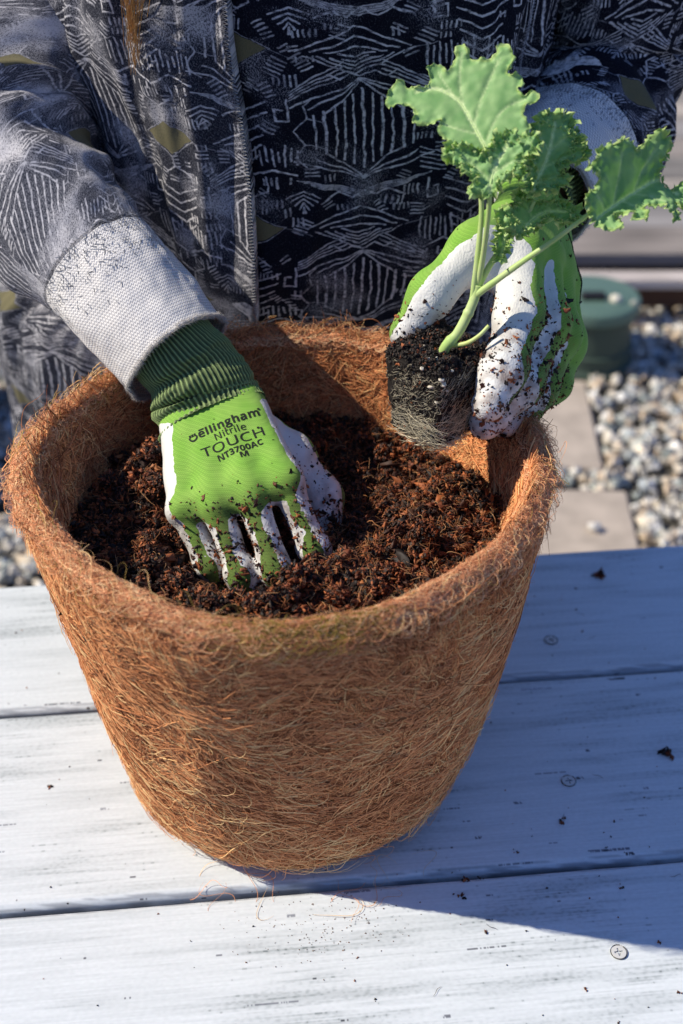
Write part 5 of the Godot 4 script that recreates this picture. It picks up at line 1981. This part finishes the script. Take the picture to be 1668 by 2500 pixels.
	for k in mid.size():
		var p := mid[k]
		rib.append(at + (u * p.x + v * p.y + n * (float(rise.call(p, minf(seg_dist(p, closed), 9.0), 0.0)) - 0.35)) * 0.001)
		rr.append(lerpf(0.00062, 0.00018, float(k) / mid.size()) * (0.7 if size < 40 else 1.0))
	var rb := MB.new()
	tube(rb, rib, rr, 7, true, Color(0.52, 0.70, 0.30))
	obj("midrib", rb.mesh(true, true), stem_m, leaf)

func stalk(called: String, pts: Array, r0: float, r1: float, parent: Node3D, tip := Color(0.44, 0.62, 0.19)) -> void:
	var line := catmull(PackedVector3Array(pts), 10)
	var rr := PackedFloat32Array()
	for k in line.size(): rr.append(lerpf(r0, r1, float(k) / (line.size() - 1)) * (1.0 + 0.06 * noise_a.get_noise_1d(k * 0.3 + r0 * 9000.0) + 0.16 * exp(-pow(fposmod(k + r0 * 3000.0, 17.0) - 8.0, 2.0) / 1.5) * (1.0 if r0 > 0.003 else 0.0)))
	var mb := MB.new()
	tube(mb, line, rr, 16, true)
	for k in mb.v.size():
		mb.c[k] = Color(0.54, 0.66, 0.28).lerp(tip, clampf(0.5 + 1.2 * noise_a.get_noise_3dv(mb.v[k] * 60.0), 0, 1))
	obj(called, mb.mesh(true, true), stem_m, parent)

func plug_p(phi: float, w: float) -> Vector3:
	# 0 top centre .. 0.42 top edge .. 0.85 bottom edge .. 1 bottom centre
	var top := Vector3(0.0602, 0.3334, -0.035)
	var ex := 1.12
	var rad := pow(pow(absf(cos(phi)), ex) + pow(absf(sin(phi)), ex), -1.0 / ex)
	var s := 1.0
	var y := 0.0
	if w < 0.42: s = w / 0.42
	elif w < 0.85:
		var t := (w - 0.42) / 0.43
		s = lerpf(1.0, 0.86, t) ; y = -0.059 * t
	else:
		s = 0.86 * (1.0 - w) / 0.15; y = -0.059 - 0.002 * (1.0 - s / 0.86)
	var p := top + Vector3(cos(phi) * rad * 0.0325 * s, y, sin(phi) * rad * 0.0325 * s)
	var d := Vector3(cos(phi), 0.0, sin(phi))
	if w < 0.42: p += Vector3.UP * (0.0045 * noise_a.get_noise_3dv(p * 75.0) + 0.0025 * noise_a.get_noise_3dv(p * 230.0) - 0.006 * exp(-p.distance_squared_to(Vector3(0.075, 0.333, -0.028)) / 0.00022) + 0.004 * exp(-p.distance_squared_to(Vector3(0.055, 0.333, -0.062)) / 0.0001))
	else: p += d * (0.0016 * noise_a.get_noise_3dv(p * 70.0) + 0.0007 * noise_a.get_noise_3dv(p * 260.0))
	# pressed in a little where the edge is worn round
	return p - Vector3.UP * 0.004 * exp(-pow((w - 0.42) / 0.05, 2.0))

func build_seedling() -> void:
	var k_ := thing("kale_seedling", "young curly kale seedling with root ball, held in the gloved hand over the pot", "seedling")
	leaf_m = mat(Color.WHITE, 0.55, true)
	leaf_m.backlight_enabled = true
	leaf_m.backlight = Color(0.60, 0.68, 0.24)
	leaf_m.rim_enabled = true
	leaf_m.rim = 0.15
	stem_m = mat(Color.WHITE, 0.45, true)
	stem_m.subsurf_scatter_enabled = true
	stem_m.subsurf_scatter_strength = 0.02
	# root ball
	var mb := MB.new()
	grid(mb, 200, 110, func(u, w): return plug_p(TAU * u, w), true, true)
	var ball := obj("root_ball", mb.mesh(), mat(lin(0.016, 0.012, 0.010), 0.85), k_)
	for s in 3:
		var xf := []
		var cols := PackedColorArray()
		for k in 1500:
			var w := 0.42 * sqrt(rng.randf()) if rng.randf() < 0.6 else R(0.42, 0.9)
			var p := plug_p(R(0, TAU), w)
			xf.append(spun(p + Vector3(0, R(-0.0005, 0.0012), 0), R(0.0004, 0.0012) * (1.0 if w < 0.45 else 0.7)))
			cols.append(Color(0.016, 0.011, 0.009) * R(0.5, 2.2) if rng.randf() < 0.8 else soil_color())
		multi("soil_crumbs", crumb_kinds[s], soil_mat, xf, cols, ball)
	# perlite grains, the larger ones first
	var grains := [[2.75, 0.16, 0.0024], [1.75, 0.25, 0.0030], [1.55, 0.46, 0.0017], [1.50, 0.50, 0.0021], [1.75, 0.53, 0.0018], [1.40, 0.55, 0.0012], [2.0, 0.42, 0.0016], [2.3, 0.40, 0.0012], [1.3, 0.42, 0.0011], [2.9, 0.30, 0.0014], [1.9, 0.34, 0.0010], [1.62, 0.60, 0.0011], [2.45, 0.24, 0.0013]]
	var pm := mat(lin(0.66, 0.60, 0.50), 0.85)
	for q in grains:
		var gm := obj("perlite_grain", lump_mesh(0.5, 8, 10), pm, ball)
		gm.position = plug_p(q[0], q[1]) + Vector3(0, 0.0004, 0.0006)
		gm.scale = Vector3.ONE * float(q[2])
	# roots netted over the sides, hanging together at the lower edge
	var rm := mat(Color.WHITE, 0.7, true)
	for s in 6:
		var st := strand_mesh(R(0.010, 0.026), R(0.00013, 0.00021), R(0.2, 0.7), 0.0006, 9)
		var xf := []
		var cols := PackedColorArray()
		for k in 260:
			var phi := R(0.2, PI - 0.2) if k % 4 else R(0, TAU)
			var low := rng.randf() < 0.28
			var w := R(0.70, 0.88) if low else R(0.46, 0.86)
			var p := plug_p(phi, w)
			var px := (plug_p(phi + 0.04, w) - plug_p(phi - 0.04, w)).normalized()
			var py := (plug_p(phi, minf(w + 0.02, 0.99)) - plug_p(phi, w - 0.02)).normalized()
			var n := px.cross(py).normalized()
			if n.dot(p - Vector3(0.0602, p.y, -0.035)) < 0: n = -n
			var ang := (rng.randfn(0.0, 0.35) if low else rng.randfn(0.65, 0.45))
			xf.append(turned(px * cos(ang) + py * sin(ang), n, p + n * (0.0009 if low else 0.0003), Vector3(R(0.5, 1.0) if low else R(0.12, 0.4), R(0.5, 1.2), R(0.5, 1.1))))
			cols.append(Color(0.62, 0.55, 0.40) * R(0.3, 1.25))
		# loops under the corner nearest the camera
		for k in 14:
			var phi := R(0.9, 2.6)
			var p := plug_p(phi, R(0.82, 0.90))
			xf.append(turned(Vector3(R(-1, 1), R(-0.4, 0.4), R(0, 0.3)), Vector3(0, -0.5, 1).normalized(), p + Vector3(0, R(-0.002, 0.002), 0.001), Vector3(R(0.5, 1.1), R(1, 3), 1)))
			cols.append(Color(0.62, 0.54, 0.38) * R(0.6, 1.2))
		multi("roots", st, rm, xf, cols, ball)
	stalk("stem", [Vector3(0.0622, 0.3215, -0.0315), Vector3(0.0644, 0.3342, -0.0290), Vector3(0.0717, 0.3431, -0.0310), Vector3(0.0772, 0.3536, -0.0340), Vector3(0.0810, 0.3624, -0.0370), Vector3(0.0836, 0.3712, -0.0400)], 0.0034, 0.0028, k_)
	stalk("petiole", [Vector3(0.0800, 0.3600, -0.0370), Vector3(0.0820, 0.3861, -0.0420), Vector3(0.0834, 0.4119, -0.0470), Vector3(0.0825, 0.4269, -0.0500), Vector3(0.0829, 0.4357, -0.0550), Vector3(0.0836, 0.4420, -0.0590)], 0.0019, 0.0012, k_)
	stalk("petiole", [Vector3(0.0832, 0.3690, -0.0400), Vector3(0.0851, 0.3936, -0.0380), Vector3(0.0859, 0.4227, -0.0340), Vector3(0.0847, 0.4453, -0.0300), Vector3(0.0840, 0.4562, -0.0280)], 0.0019, 0.0011, k_)
	stalk("petiole", [Vector3(0.0830, 0.3680, -0.0405), Vector3(0.0915, 0.3852, -0.0440), Vector3(0.1027, 0.4003, -0.0480), Vector3(0.1102, 0.4088, -0.0510), Vector3(0.1150, 0.4200, -0.0530)], 0.0021, 0.0012, k_)
	stalk("petiole", [Vector3(0.0815, 0.3650, -0.0380), Vector3(0.0914, 0.3750, -0.0350), Vector3(0.1082, 0.3907, -0.0320), Vector3(0.1273, 0.4064, -0.0310), Vector3(0.1434, 0.4212, -0.0300)], 0.0023, 0.0012, k_)
	stalk("petiole", [Vector3(0.0850, 0.3720, -0.0420), Vector3(0.0890, 0.3800, -0.0440), Vector3(0.0905, 0.3850, -0.0450)], 0.0010, 0.0006, k_, Color(0.5, 0.6, 0.1))
	stalk("seed_leaf_stub", [Vector3(0.0670, 0.3350, -0.0300), Vector3(0.0769, 0.3389, -0.0260), Vector3(0.0845, 0.3448, -0.0250), Vector3(0.0902, 0.3506, -0.0270)], 0.0015, 0.0011, k_, Color(0.60, 0.62, 0.12))
	for k in LEAVES.size(): make_leaf(LEAVES[k], k_, k)
